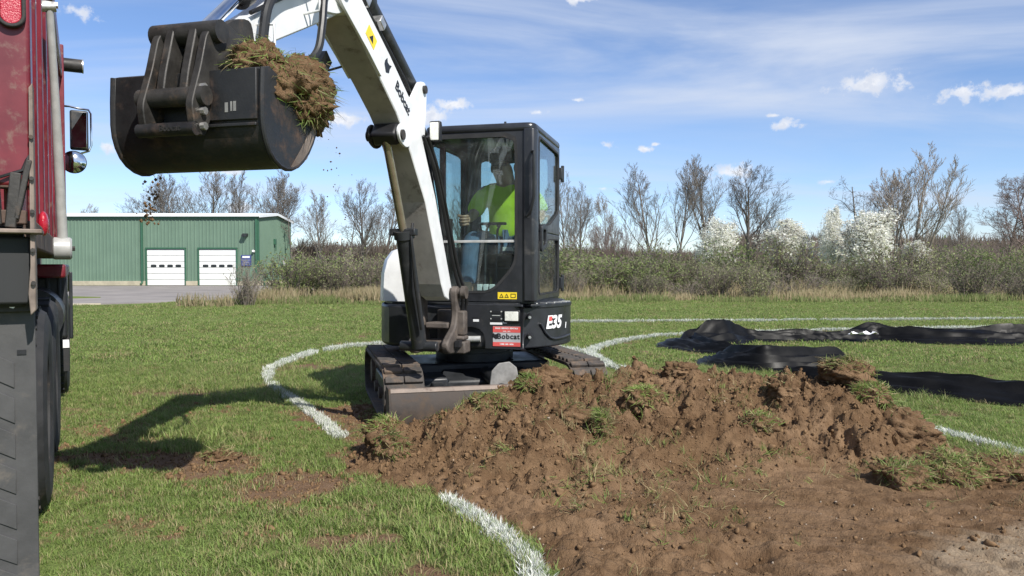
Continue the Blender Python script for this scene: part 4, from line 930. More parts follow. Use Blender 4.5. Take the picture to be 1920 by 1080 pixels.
# ------------------------------------------------------------------ sod clumps, crumbs and stray grass
def n3(x, y, z, s): return (fbm(x, y, 3, s) + fbm(y + 5.1, z, 3, s + 11) + fbm(z - 3.3, x, 3, s + 23)) / 2.2
def lump_mesh(name, seed, size, amp=.35, freq=2.2, nu=72, nv=44, m='earth', hf=1.):
    th = np.linspace(0, np.pi, nv); ph = np.linspace(0, 2 * np.pi, nu, endpoint=False); A, B_ = np.meshgrid(th, ph, indexing='ij')
    x, y, z = np.sin(A) * np.cos(B_), np.sin(A) * np.sin(B_), np.cos(A)
    r = 1 + amp * n3(x * freq + seed, y * freq, z * freq, seed) + hf * (.22 * (.5 - worley(x * 4 + seed + z * 2, y * 4 + z * 3, seed)) + .16 * (.5 - worley(x * 9 + seed + z * 5, y * 9 - z * 6, seed + 2)) + .10 * n3(x * 8, y * 8, z * 8, seed + 3) + .06 * n3(x * 19, y * 19, z * 19, seed + 4))
    v = np.stack([(x * r * size[0]).ravel(), (y * r * size[1]).ravel(), (z * r * size[2]).ravel()], 1)
    i = (np.arange(nv - 1)[:, None] * nu + np.arange(nu)[None, :]); j = (np.arange(nv - 1)[:, None] * nu + (np.arange(nu)[None, :] + 1) % nu)
    f = np.stack([i.ravel(), (i + nu).ravel(), (j + nu).ravel(), j.ravel()], 1)
    return v, f
def blades_on(seed, v, nrm, n, h0, h1, wid, m, name, lean=.7, droop=0.):
    r = np.random.default_rng(seed); k = r.integers(0, len(v), n); p = v[k] + r.normal(0, .006, (n, 3)); cd = r.normal(0, 1, 3); cd[2] = -.25 - droop * .3; cd /= np.linalg.norm(cd); d = nrm[k] * .55 + cd * .5 + r.normal(0, .38, (n, 3)) ; d /= np.linalg.norm(d, axis=1)[:, None]
    h = r.uniform(h0, h1, n)[:, None]; b = r.normal(0, 1, (n, 3)); b[:, 2] = b[:, 2] * .3 - droop; w_ = np.cross(d, r.normal(0, 1, (n, 3))); w_ /= np.linalg.norm(w_, axis=1)[:, None]; w_ *= wid * .5
    m1 = p + d * h * .55 + b * h * lean * .15; tip = p + d * h * .9 + b * h * lean * .5
    V = np.stack([p - w_, p + w_, m1 + w_ * .8, m1 - w_ * .8, tip], 1).reshape(-1, 3); q = np.arange(n)[:, None] * 5
    return arr_mesh(name, V, np.concatenate([q + np.array([0, 1, 2]), q + np.array([0, 2, 3]), q + np.array([3, 2, 4])]), m)
def sod(x, y, size, seed, label, green=.6, up=(0, 0, 1), dz=0., n=420, tilt=(0, 0, 0), h=(.03, .075)):
    z = float(np.max(dirt_z(np.array([x, x]), np.array([y, y])))); z = max(z, 0.)
    r = empty('sod_clump', (x, y, z + size[2] * .35 + dz), label, 'sod clump', 'sod clumps on the dirt')
    q = Euler(tilt).to_matrix(); v, f = lump_mesh('soil', seed, size); v = v @ np.array(q).T
    me = arr_mesh('soil', v, f, 'earth', True); add_attr(me, 'sand', np.zeros(len(me.vertices))); link('soil', me, r)
    nn = v / np.linalg.norm(v / np.array(size), axis=1)[:, None] / np.array(size) ** 2; nn /= np.linalg.norm(nn, axis=1)[:, None]
    u = Vector(up).normalized(); sel = (nn @ np.array(u)) > .45
    if n:
        link('grass', blades_on(seed, v[sel], nn[sel], int(n * 1.6 * green), h[0], h[1], .0052, 'blade', 'grass', droop=.4), r)
        link('dry_grass', blades_on(seed + 1, v[sel], nn[sel], int(n * 1.6 * (1 - green)), h[0] * .8, h[1], .0048, 'bladedry', 'dry_grass', droop=.5), r)
    return r
sod(2.42, 5.58, (.21, .15, .11), 3, 'tall overhanging sod block at the right end of the dirt crest', .4, (.5, -.1, .9), .02, 620, (.1, .28, .3))
sod(2.47, 5.33, (.15, .10, .09), 5, 'dark green turf hanging below the overhanging sod block', .85, (.2, -.8, .4), .0, 420)
sod(2.66, 5.22, (.22, .19, .15), 7, 'big bare brown clod right of the dirt crest', .2, (0, 0, 1), -.10, 60)
sod(2.26, 4.46, (.14, .12, .09), 9, 'left one of the grassy clumps at the foot of the pile on the right', .6, (-.2, -.6, .8), .0, 420)
sod(2.60, 4.56, (.20, .15, .12), 11, 'largest upturned grassy clump at the foot of the pile on the right', .6, (-.3, -.5, .8), -.02, 900)
sod(2.95, 4.60, (.20, .13, .08), 12, 'rightmost grassy clump near the right edge of the photo', .45, (-.1, -.4, .9), .0, 460)
sod(.58, 5.02, (.07, .17, .08), 15, 'narrow upright strip of turf on the middle of the pile face', .45, (.1, -.7, .7), .0, 380)
sod(.90, 5.35, (.14, .12, .09), 17, 'dark green turf strip on the pile right of the narrow one', .85, (.5, -.5, .7), .0, 360)
sod(-.50, 5.72, (.34, .12, .09), 19, 'long turf strip lying against the dozer blade', .7, (0, -.3, 1), .0, 620)
sod(-.86, 5.22, (.13, .13, .10), 21, 'turf clod at the left end of the pile', .7, (-.3, -.2, 1), .0, 300)
sod(-.78, 4.86, (.13, .12, .10), 23, 'dark clod with hanging grass at the near left foot of the pile', .6, (.5, -.6, .5), .0, 240)
sod(-.15, 5.30, (.14, .09, .06), 25, 'small turf flap on the left part of the pile face', .6, (0, -.5, .8), .0, 300)
sod(.12, 5.62, (.09, .07, .06), 26, 'small dark turf tuft below the hump by the tracks', .9, (0, -.8, .5), .0, 200)
sod(1.62, 5.05, (.12, .09, .06), 27, 'small grassy clod on the right half of the pile face', .5, (0, -.5, .8), .0, 260)
sod(1.28, 5.82, (.13, .11, .06), 28, 'rounded bare clod on the crest in front of the black sheeting', .3, (0, 0, 1), -.02, 40)
sod(.27, 6.0, (.18, .13, .08), 29, 'broad bare hump of soil on the crest below the tracks', .3, (0, 0, 1), -.06, 30)
sod(1.95, 5.45, (.13, .11, .09), 32, 'bare clod low on the right side of the crest', .3, (0, 0, 1), -.02, 40)
sod(.42, 5.30, (.13, .10, .09), 33, 'root-bound clod above the dark hollow in the pile', .3, (0, 0, 1), .02, 60)
sod(-1.93, 5.08, (.11, .08, .045), 31, 'dark clod of soil on the lawn between truck and pile', .3, (-.3, 0, 1), .0, 120)
# crumbs of soil and small stones
def pebble(seed, m, amp=.3):
    v, f = lump_mesh('crumb', seed, (1, .75, .6), amp, 1.9, 9, 6, hf=1.6); me = arr_mesh('crumb', v, f, m, False)
    if m == 'earth': add_attr(me, 'sand', np.zeros(len(me.vertices)))
    return me
M['stone'] = mat('pale_stone', (.30, .24, .18), .85, var=.3, scale=.8)
csrc = source_collection('crumbs', [pebble(s, 'crumb', .45) for s in range(5)])
ssrc = source_collection('stones', [pebble(s + 30, 'stone', .2) for s in range(4)])
def clod_mesh(seed):
    r = np.random.default_rng(seed + 300); bm = _bm.new(); pts = r.normal(0, 1, (16, 3)); pts /= np.linalg.norm(pts, axis=1)[:, None]; pts *= r.uniform(.65, 1.1, (16, 1)) * np.array([1, .8, .62])
    for p in pts: bm.verts.new(p)
    _bm.ops.convex_hull(bm, input=bm.verts); me = bpy.data.meshes.new('clod'); _bm.ops.subdivide_edges(bm, edges=bm.edges[:], cuts=2, use_grid_fill=True)
    for v in bm.verts: v.co *= 1 + .10 * r.normal()
    _bm.ops.triangulate(bm, faces=bm.faces[:]); bm.to_mesh(me); bm.free(); me.materials.append(M['crumb']); return me
def on_dirt(n, pile_bias=0.):
    x = rng.uniform(-1.2, 4.6, n); y = rng.uniform(2.6, 6.4, n); s = dirt_sdf(x, y); ok = s > .05
    if pile_bias: ok &= rng.uniform(0, 1, n) < np.clip(pile_h(x, y) / .12 + (1 - pile_bias), 0, 1)
    x, y = x[ok], y[ok]; return np.stack([x, y, dirt_z(x, y)], 1)
def rrot(n, a=3.14): return np.stack([rng.uniform(-a, a, n), rng.uniform(-a, a, n), rng.uniform(-3.14, 3.14, n)], 1)
P = on_dirt(80000, .93); n = len(P); s = np.clip(rng.lognormal(-5.6, .62, n), .0015, .035)
P[:, 2] += s * .2; scatter('soil_crumbs', P, rrot(n), s, rng.integers(0, 5, n), csrc, 'loose crumbs and small clods of brown soil over the dirt')
csrc2 = source_collection('clods', [clod_mesh(s) for s in range(6)])
P = on_dirt(3000, 1.); keep_ = fbm(P[:, 0] * 1.6, P[:, 1] * 1.6, 2, 71) > -.1; P = P[keep_]; n = len(P); s = np.clip(rng.lognormal(-3.9, .45, n), .008, .06); P[:, 2] += s * .12
scatter('broken_clods', P, rrot(n), s, rng.integers(0, 6, n), csrc2, 'broken angular clods of earth on the pile face')
P = on_dirt(420); n = len(P); s = np.clip(rng.lognormal(-5.3, .4, n), .003, .018); P[:, 2] += s * .2
scatter('small_stones', P, rrot(n), s, rng.integers(0, 4, n), ssrc, 'small pale stones in the dirt')
x = rng.uniform(-3.6, -.7, 16000); y = rng.uniform(3.6, 7.4, 16000); ok = (soil(x, y) > rng.uniform(.05, .5, 16000)) & (dirt_sdf(x, y) < .05); x, y = x[ok], y[ok]; n = len(x); s = np.clip(rng.lognormal(-5.3, .6, n), .002, .028)
scatter('spilled_soil', np.stack([x, y, s * .25], 1), rrot(n), s, rng.integers(0, 5, n), csrc, 'spilled brown soil crumbs on the lawn')
gsrc = source_collection('torn_tufts', [tuft(s + 200, 9, .03, .03, .09, 1.4, .0045, 'blade') for s in range(3)] + [tuft(s + 210, 8, .03, .03, .10, 1.7, .004, 'bladedry') for s in range(4)])
P = on_dirt(5200, .75); keep_ = fbm(P[:, 0] * 2.2, P[:, 1] * 2.2, 3, 70) > -.05; P = P[keep_]; n = len(P)
scatter('torn_grass', P, np.stack([rng.normal(-.5, .6, n), rng.normal(0, .6, n), rng.uniform(0, 6.28, n)], 1), rng.uniform(.5, 1.15, n), rng.integers(0, 7, n), gsrc, 'torn grass and straw bits sticking out of the dirt')
# ------------------------------------------------------------------ compact excavator
XC, YC = -.35, 7.18
exc = empty('excavator', (XC, YC, 0), 'white and black compact excavator with glazed cab, bucket raised over the truck', 'excavator')
UM = Matrix.Rotation(R(-14), 4, 'Z'); LM = Matrix.Rotation(R(15), 4, 'Z')
BYAW = -15.
BM = Matrix.Translation((-.25, -.88, 0)) @ Matrix.Rotation(R(BYAW), 4, 'Z')
def U(): return MB(UM)
def Lw(): return MB(LM)
def Bm(): return MB(BM)
def bd_(d): return 1.235 * d - .042 * d * d               # drawn reach -> metres
def bz_(d, z): return 1.28 + (z - 1.28) * (1 - .0405 * d)
def bp(d, z, lat=0.): return (lat, -bd_(d), bz_(d, z))
def plate(mb, pts, lat0, lat1): return mb.prism([bp(d, z, lat0) for d, z in pts], (lat1 - lat0, 0, 0))
# --- undercarriage
def stadium(r, half, zc, n=14):
    p = [(-half + r * math.cos(a), zc + r * math.sin(a)) for a in [math.pi / 2 + math.pi * i / n for i in range(n + 1)]]
    p += [(half + r * math.cos(a), zc + r * math.sin(a)) for a in [-math.pi / 2 + math.pi * i / n for i in range(n + 1)]]
    return p
def resample(p, n):
    P = np.array(p + [p[0]]); s = np.concatenate([[0], np.cumsum(np.hypot(*np.diff(P, axis=0).T))]); t_ = np.linspace(0, s[-1], n, endpoint=False)
    return [(float(np.interp(q, s, P[:, 0])), float(np.interp(q, s, P[:, 1]))) for q in t_]
for sgn in (-1, 1):
    x0, x1 = (-.94, -.62) if sgn < 0 else (.62, .94)
    o_, i_ = stadium(.225, .80, .24), stadium(.195, .80, .24)
    tk = Lw().ring([(x0, y, z) for y, z in o_], [(x0, y, z) for y, z in i_], (x1 - x0, 0, 0)).build('track', 'trackrub', exc, .004)
    lg = resample(o_, 46)
    ctr = [(0 if abs(y) < .8 else math.copysign(.8, y), .24) for y, z in lg]
    for half_ in (0, 1):
        q = Lw()
        for k, (y, z) in enumerate(lg):
            cy = min(max(y, -.8), .8); a = math.atan2(z - .24, y - cy) if abs(z - .24) + abs(y - cy) > 1e-6 else 0
            xa = x0 + (.012 if half_ == 0 else .165); wd = .145
            off = 0 if half_ == 0 else .0
            q.box((xa + wd / 2, y + .012 * math.cos(a), z + .012 * math.sin(a)), (wd, .028, .058), (a, 0, 0))
        q.build('track_lugs', 'trackrub', tk, .006)
    fr_ = Lw().box(((x0 + x1) / 2, 0, .22), (.16, 1.5, .13)).build('track_frame', 'black', exc, .02)
    for y, r_ in ((-.8, .19), (.8, .19), (-.42, .085), (0, .085), (.42, .085)):
        z = .24 if r_ > .1 else .135
        Lw().lathe([(.03, 0), (r_ * .6, .0), (r_ * .62, .03), (r_ * .9, .03), (r_, .05), (r_, .2), (r_ * .9, .22), (.03, .22)], ((x0 + x1) / 2 - .11, y, z), (1, 0, 0), 26).build('roller', 'muddy', exc)
Lw().box((0, 0, .33), (1.24, .75, .20)).prism([(-.45, -.55, .30), (.45, -.55, .30), (.30, -.2, .46), (-.30, -.2, .46)], (0, 0, -.12)).build('car_body', 'black', exc, .02)
for x in (-.5, .5): Lw().prism([(x - .12, -.75, .20), (x + .12, -.75, .20), (x + .12, .75, .20), (x - .12, .75, .20)], (0, 0, .16)).build('cross_leg', 'black', exc, .02)
Lw().lathe([(.3, .42), (.36, .42), (.36, .50), (.33, .50), (.33, .60), (.3, .60)], (0, 0, 0), (0, 0, 1), 32).build('slew_ring', 'black', exc)
# --- dozer blade
BZ = -.045
bl_ = [(-1.36, .10), (-1.415, .16), (-1.43, .25), (-1.41, .34), (-1.37, .41), (-1.345, .41), (-1.385, .34), (-1.40, .25), (-1.385, .16), (-1.33, .10)]
def Lb(): return MB(LM @ Matrix.Translation((0, 0, BZ)))
bd = Lb().prism([(-.93, y, z) for y, z in bl_], (1.86, 0, 0)).build('dozer_blade', 'dozer', exc, .004)
Lb().prism([(-.93, y, z) for y, z in ((-1.385, .395), (-1.372, .425), (-1.335, .425), (-1.33, .395))], (1.86, 0, 0)).build('top_lip', 'tan', bd, .003)
Lb().box((0, -1.385, .125), (1.86, .04, .07)).build('cutting_edge', 'bright', bd, .004)
for x in (-.945, .93):
    Lb().prism([(x, y, z) for y, z in ((-1.445, .09), (-1.455, .25), (-1.40, .43), (-1.20, .43), (-1.20, .09))], (.016, 0, 0)).build('end_plate', 'dozer', bd, .003)
for x in (-.48, .48): Lb().prism([(x - .05, -1.33, .20), (x + .05, -1.33, .20), (x + .05, -.5, .30), (x - .05, -.5, .30)], (0, 0, .10)).build('blade_arm', 'black', bd, .01)
Lb().prism([(-.90, y, z) for y, z in ((-1.36, .14), (-1.36, .20), (-.5, .16), (-.5, .10))], (.05, 0, 0)).build('side_arm', 'dozer', bd, .006)
Lb().cyl((0, -1.3, .30), (0, -.45, .40), .05).build('blade_cylinder', 'black', bd)
gp = [(-.12, .30), (-.10, .44), (-.04, .50), (.05, .51), (.11, .46), (.14, .30)]
Lw().prism([(x + .02, -1.02, z) for x, z in gp], (0, .012, 0)).build('cylinder_guard', 'dullgrey', bd, .006)
# --- upper body
def arc(r, a0, a1, n): return [(r * math.cos(R(a0 + (a1 - a0) * i / n)), r * math.sin(R(a0 + (a1 - a0) * i / n))) for i in range(n + 1)]
foot = [(-.48, -.66), (.60, -.69)] + arc(.885, -46, 0, 6) + arc(.885, 12, 180, 16) + arc(.87, 190, 226, 5)
def house_slab(name, z0, z1, m, parent, bev, pts=foot, s=1.):
    return U().prism([(x * s, y * s, z0) for x, y in pts], (0, 0, z1 - z0)).build(name, m, parent, bev, seg=3)
house = house_slab('lower_body', .585, .955, 'black', exc, .03, s=.985)
house_slab('deck', .955, .975, 'black', exc, .004, s=.95)
# front panel with the arched opening for the swing cylinder
YF = -.70
fp = [(.045, .965), (.625, .965), (.625, .59), (.30, .59), (.30, .66), (.285, .72), (.25, .755), (.20, .77), (.045, .77)]
pan = U().prism([(x, YF, z) for x, z in fp], (0, .03, 0)).build('front_panel', 'cabgrey', exc, .006)
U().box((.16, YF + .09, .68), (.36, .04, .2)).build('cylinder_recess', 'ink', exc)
U().cyl((-.02, YF - .02, .665), (.26, YF + .01, .672), .026, n=16).build('swing_cylinder_rod', 'alu', exc)
# corner cover (right side as seen), carries the model number
cc = [(.64, -.715)] + [(x * 1.012, y * 1.012) for x, y in arc(.895, -50, 2, 10)] + [(.80, .02), (.60, -.60)]
cov = U().prism([(x, y, .592) for x, y in cc], (0, 0, .355)).build('corner_cover', 'cabgrey', exc, .022, seg=3)
st = [(x, y) for x, y in arc(.915, -42, 0, 8)]
U().prism([(x, y, .93) for x, y in st + [(.80, .0), (.62, -.58)]], (0, 0, .035)).build('step_pad', 'black', cov, .006)
for k in range(6):
    a = R(-38 + k * 7); U().box((.86 * math.cos(a), .86 * math.sin(a), .969), (.10, .016, .008), (0, 0, a)).build('step_cleat', 'alu', cov)
for z in (.865, .70):
    U().cyl((.672, -.64, z), (.690, -.70, z), .026, .020, n=16).build('bolt_recess', 'ink', cov)
    U().cyl((.676, -.665, z - .004), (.688, -.705, z - .004), .013, n=6).build('bolt', 'bright', cov)
ribp = [(x, y) for x, y in arc(.918, -36, -6, 8)]
U().tube([(x, y, z) for (x, y), z in zip(ribp, [.80, .72, .675, .66, .66, .662, .665, .67, .672])], .010, 8).build('styling_crease', 'cabgrey', cov)
def curved_text(txt, size, m, parent, name, radius, a_mid, zc, **kw):
    o = text_part(txt, size, m, parent, Matrix.Identity(4), name, **kw); me = o.data
    for v in me.vertices:
        a = R(a_mid) + v.co.x / radius; rr_ = radius + v.co.z
        v.co = UM @ Vector((rr_ * math.cos(a), rr_ * math.sin(a), zc + v.co.y))
    return o
curved_text('E35', .148, 'whiteink', cov, 'model_number', .916, -25, .80, fat=.006, shear=.25)
curved_text('i', .07, 'whiteink', cov, 'model_suffix', .917, -12.5, .765, fat=.004, shear=.25)
o = U(); a0 = R(-28.4)
o.prism([(.9195 * math.cos(a0 + s), .9195 * math.sin(a0 + s), z) for s, z in ((-.022, .818), (.018, .818), (.024, .854), (-.016, .854))], (.003, 0, 0)); o.build('red_accent', 'stickred', cov)
# hood (white) behind the boom
hd = arc(.87, 112, 180, 10) + arc(.87, 186, 218, 5) + [(-.40, -.52), (-.30, -.40), (-.30, .80)]
hood = U()
n = len(hd); rings = [(.975, 1.), (1.22, .985), (1.34, .95), (1.42, .88), (1.455, .78)]; V = []
for z, s in rings: V += [(x * s if x < -.31 else x, y * s, z) for x, y in hd]
F = [(k * n + i, k * n + (i + 1) % n, (k + 1) * n + (i + 1) % n, (k + 1) * n + i) for k in range(len(rings) - 1) for i in range(n)] + [tuple(range((len(rings) - 1) * n, len(rings) * n))]
hood.add(V, F); hood.build('hood', 'white', exc, ang=40)
house_slab('tail_cover', .975, 1.12, 'white', exc, .03, arc(.80, 70, 150, 14) + [(-.3, .3), (.2, .56)])
# --- cab
cab = U().box((.22, -.03, .985), (.955, 1.14, .05)).build('cab_floor', 'cabgrey', exc, .01)
def cast(poly, cx_, cy_, a):
    d = (math.cos(a), math.sin(a)); best = 9
    for (x0, y0), (x1, y1) in zip(poly, poly[1:] + poly[:1]):
        ex, ey = x1 - x0, y1 - y0; det = d[0] * -ey + ex * d[1]
        if abs(det) < 1e-12: continue
        rx, ry = x0 - cx_, y0 - cy_; t_ = (rx * -ey + ex * ry) / det; u_ = (d[0] * ry - d[1] * rx) / det
        if t_ > 0 and -1e-6 <= u_ <= 1 + 1e-6: best = min(best, t_)
    return (cx_ + d[0] * best, cy_ + d[1] * best)
def rounded(poly, r, n=5):
    out = []; m = len(poly)
    for i in range(m):
        p = Vector(poly[i]); a = Vector(poly[i - 1]); b_ = Vector(poly[(i + 1) % m]); q = min(r, (a - p).length * .45, (b_ - p).length * .45)
        s0 = p + (a - p).normalized() * q; s1 = p + (b_ - p).normalized() * q
        for k in range(n + 1):
            t_ = k / n; out.append(tuple((1 - t_) ** 2 * s0 + 2 * t_ * (1 - t_) * p + t_ * t_ * s1))
    return out
def window(outer, inner, to3, vec, frame_name, glass_name, parent, rad=.07, m='cabgrey', gm_='glass', seal=True, bev=.008):
    """frame plate with an opening, its rubber seal and its pane"""
    inn = rounded(inner, rad); cx_ = sum(p[0] for p in inner) / len(inner); cy_ = sum(p[1] for p in inner) / len(inner)
    ang_ = sorted({round(2 * math.pi * k / 56, 5) for k in range(56)} | {round(math.atan2(y - cy_, x - cx_) % (2 * math.pi), 5) for x, y in outer})
    O = [cast(outer, cx_, cy_, a) for a in ang_]; I = [cast(inn, cx_, cy_, a) for a in ang_]
    fr = U().ring([to3(*p) for p in O], [to3(*p) for p in I], vec).build(frame_name, m, parent, bev)
    vec = Vector(vec); vo = -vec.normalized() * .004; S = [(cx_ + (x - cx_) * 1.03, cy_ + (y - cy_) * 1.02) for x, y in I]; S2 = [(cx_ + (x - cx_) * .97, cy_ + (y - cy_) * .975) for x, y in I]
    if seal: U().ring([Vector(to3(*p)) + vo for p in S], [Vector(to3(*p)) + vo for p in S2], vec.normalized() * .014).build('seal', 'rubber', fr)
    G = [Vector(to3(*p)) + vec * .35 for p in I]
    U().prism(G, vec.normalized() * .005).build(glass_name, gm_, fr, smooth=False)
    return fr
CX0, CX1, CYF, CYB, CZ0, CZ1 = -.26, .70, -.62, .53, .985, 2.43
win = window([(CX0, CZ0), (CX1 - .05, CZ0), (CX1 - .05, CZ1), (CX0, CZ1)], [(-.20, 1.16), (-.08, 1.062), (.34, 1.062), (.55, 1.30), (.55, 2.385), (-.20, 2.385)], lambda x, z: (x, CYF, z), (0, .05, 0), 'windscreen_frame', 'windscreen', exc, .09)
U().box((.175, CYF + .012, 1.492), (.74, .016, .022)).build('windscreen_bar', 'alu', win, .003)
U().prism([(CX1 - .085, CYF - .018, CZ0), (CX1 + .0, CYF - .018, CZ0), (CX1 + .022, CYF + .02, CZ0), (CX1 + .022, CYF + .10, CZ0), (CX1 - .04, CYF + .10, CZ0), (CX1 - .085, CYF + .04, CZ0)], (0, 0, CZ1 - CZ0)).build('front_pillar', 'cabgrey', exc, .014, seg=3)
dr_o = [(CYF + .10, CZ0), (CYB, CZ0), (CYB, CZ1), (CYF + .10, CZ1)]
door = window([(-.52, 1.58), (.50, 1.58), (.50, 2.42), (-.52, 2.42)], [(-.46, 1.63), (.0, 1.66), (.44, 1.80), (.44, 2.36), (-.46, 2.385)], lambda y, z: (CX1 + .012, y, z), (-.04, 0, 0), 'door', 'door_glass', exc, .06)
window([(-.52, .99), (.50, .99), (.50, 1.578), (-.52, 1.578)], [(-.46, 1.04), (.44, 1.04), (.44, 1.54), (-.46, 1.50)], lambda y, z: (CX1 + .012, y, z), (-.04, 0, 0), 'door_lower_frame', 'lower_glass', door, .06)
U().ring([(CX1 + .014, y, z) for y, z in rounded([(-.44, 1.40), (-.20, 1.46), (-.20, 1.64), (-.44, 1.64)], .04)], [(CX1 + .014, y, z) for y, z in rounded([(-.39, 1.45), (-.26, 1.48), (-.26, 1.60), (-.39, 1.60)], .03)], (.022, 0, 0)).build('door_handle', 'black', door, .004)
U().tube([(CX1 - .01, CYF - .02, 2.23), (CX1 + .02, CYF - .075, 2.23), (CX1 + .02, CYF - .078, 1.86), (CX1 - .02, CYF - .03, 1.74), (CX1 - .055, CYF - .02, 1.70)], .013, 10).build('grab_handle', 'black', exc)
U().tube([(CX1 - .05, .2, 2.0), (CX1 - .07, .25, 2.0), (CX1 - .07, .25, 1.75), (CX1 - .05, .2, 1.75)], .010, 8).build('inner_handle', 'black', door)
for z in (2.18, 1.12): U().box((CX1 + .022, .51, z), (.035, .07, .11)).cyl((CX1 + .035, .535, z - .08), (CX1 + .035, .535, z + .08), .016).build('hinge', 'black', door, .005)
window([(CYF + .05, CZ0), (CYB - .002, CZ0), (CYB - .002, CZ1), (CYF + .05, CZ1)], [(CYF + .12, 1.45), (.42, 1.45), (.42, 2.36), (CYF + .12, 2.36)], lambda y, z: (CX0, y, z), (.04, 0, 0), 'left_side_frame', 'left_glass', exc, .05)
U().box((CX0 + .022, -.20, 1.90), (.05, .05, .95)).build('left_mullion', 'cabgrey', exc, .006)
window([(CX0 + .04, CZ0), (CX1 - .03, CZ0), (CX1 - .03, CZ1), (CX0 + .04, CZ1)], [(CX0 + .16, 1.62), (CX1 - .10, 1.62), (CX1 - .10, 2.34), (CX0 + .16, 2.34)], lambda x, z: (x, CYB, z), (0, -.04, 0), 'rear_frame', 'rear_glass', exc, .05)
U().box((CX1 - .02, CYB - .02, 1.7), (.05, .06, 1.42)).build('rear_pillar', 'cabgrey', exc, .01)
rp = rounded([(CX0 - .005, CYF - .015), (CX1 + .018, CYF - .015), (CX1 + .018, CYB + .015), (CX0 - .005, CYB + .015)], .10)
roof = U().prism([(x, y, 2.405) for x, y in rp], (0, 0, .075)).build('cab_roof', 'cabgrey', exc, .03, seg=4)
U().box((.20, -.05, 2.487), (.72, .9, .018)).build('roof_panel', 'alu', roof, .006)
for x in (-.12, .45): U().cyl((x, CYF + .03, 2.48), (x, CYF + .03, 2.495), .010).build('roof_bolt', 'black', roof)
# wiper and its arm, at the left of the windscreen
U().tube([(-.165, CYF - .02, 1.38), (-.175, CYF - .03, 1.62), (-.19, CYF - .03, 1.90)], .009, 6).tube([(-.175, CYF - .032, 1.55), (-.165, CYF - .032, 2.20)], .006, 6).cyl((-.165, CYF - .05, 1.38), (-.165, CYF + .01, 1.38), .028).box((-.185, CYF - .03, 1.85), (.05, .03, .14)).build('wiper', 'black', exc)
U().tube([(-.215, CYF - .03, 1.05), (-.205, CYF - .06, 1.3), (-.22, CYF - .05, 1.6), (-.235, CYF - .04, 1.95)], .014, 8).tube([(-.20, CYF - .05, 1.0), (-.18, CYF - .08, 1.2), (-.205, CYF - .06, 1.5)], .011, 8).build('harness_hose', 'hose', exc)
# interior
seat = U().box((.29, .18, 1.33), (.48, .46, .14)).build('operator_seat', 'seat', exc, .05, seg=3)
U().prism([(.06, .36, 1.36), (.52, .36, 1.36), (.50, .43, 1.98), (.08, .43, 1.98)], (0, .10, .0)).build('seat_back', 'seat', seat, .04, seg=3)
U().box((.29, .16, 1.15), (.40, .40, .26)).build('seat_base', 'interior', seat, .02)
for x in (.0, .58):
    c_ = U().box((x, .02, 1.38), (.13, .50, .10)).build('arm_console', 'interior', exc, .02)
    U().cyl((x + .01, -.24, 1.43), (x + .01, -.27, 1.58), .022, .015).lathe([(.045, 0), (.05, .03), (.03, .08), (.02, .10)], (x + .01, -.24, 1.42), (0, -.1, 1), 14).lathe([(.018, .12), (.026, .17), (.028, .24), (.02, .27)], (x + .01, -.235, 1.42), (0, -.1, 1), 12).build('joystick', 'interior', c_)
for x in (.22, .32): U().tube([(x, -.42, 1.02), (x, -.40, 1.35), (x, -.36, 1.60), (x + .02, -.36, 1.64)], .011, 8).ball((x + .01, -.36, 1.64), .02).build('travel_lever', 'black', exc)
U().box((.27, -.36, 1.655), (.26, .05, .025)).build('lever_grip_bar', 'black', exc, .01)
U().box((-.13, -.42, 1.62), (.10, .06, .16)).tube([(-.13, -.40, 1.55), (-.15, -.35, 1.2)], .012).build('display_monitor', 'interior', exc, .012)
for k in range(3): U().box((.20 + k * .055, -.50, 1.10), (.04, .05, .055)).build('pedal_label', 'whiteink', exc, .004)
U().box((.36, -.10, 1.44), (.12, .01, .035)).build('seat_label', 'whiteink', exc)
U().box((.40, -.08, 1.20), (.10, .01, .04)).build('belt_label', 'rust', exc)
# stickers on the front
def decal(mb_fn, c, w_, h_, y, m, name, parent, th=.0025): return mb_fn().box((c[0], y, c[1]), (w_, th, h_)).build(name, m, parent)
ys_ = decal(U, (.475, 1.035), .165, .058, CYF - .003, 'yellow', 'warning_sticker', exc)
for k in range(2):
    x = .425 + k * .045
    U().ring([(x - .019, CYF - .0045, 1.018), (x + .019, CYF - .0045, 1.018), (x, CYF - .0045, 1.053)], [(x - .011, CYF - .0045, 1.023), (x + .011, CYF - .0045, 1.023), (x, CYF - .0045, 1.043)], (0, -.0015, 0)).build('warning_triangle', 'ink', ys_)
U().ring([(.505, CYF - .0045, 1.018), (.548, CYF - .0045, 1.018), (.548, CYF - .0045, 1.052), (.505, CYF - .0045, 1.052)], [(.510, CYF - .0045, 1.023), (.543, CYF - .0045, 1.023), (.543, CYF - .0045, 1.047), (.510, CYF - .0045, 1.047)], (0, -.0015, 0)).build('manual_symbol', 'ink', ys_)
stk = decal(U, (.49, .70), .235, .165, YF - .003, 'stickgrey', 'dealer_sticker', exc)
decal(U, (.49, .757), .235, .048, YF - .0045, 'stickred', 'red_band', stk); decal(U, (.49, .634), .235, .034, YF - .0045, 'stickred', 'red_band', stk)
up, rt = UM.to_3x3() @ Vector((0, 0, 1)), UM.to_3x3() @ Vector((1, 0, 0))
def utext(txt, size, m, parent, x, z, y, **kw): return text_part(txt, size, m, parent, frame_mtx(UM @ Vector((x, y, z)), rt, up), **kw)
utext('Bobcat', .062, 'ink', stk, .505, .698, YF - .005, fat=.0018, width=1.12)
utext('SALES  SERVICE  RENTALS', .017, 'whiteink', stk, .49, .766, YF - .0062, fat=.0006)
utext('www.  .com', .013, 'whiteink', stk, .49, .743, YF - .0062, fat=.0003)
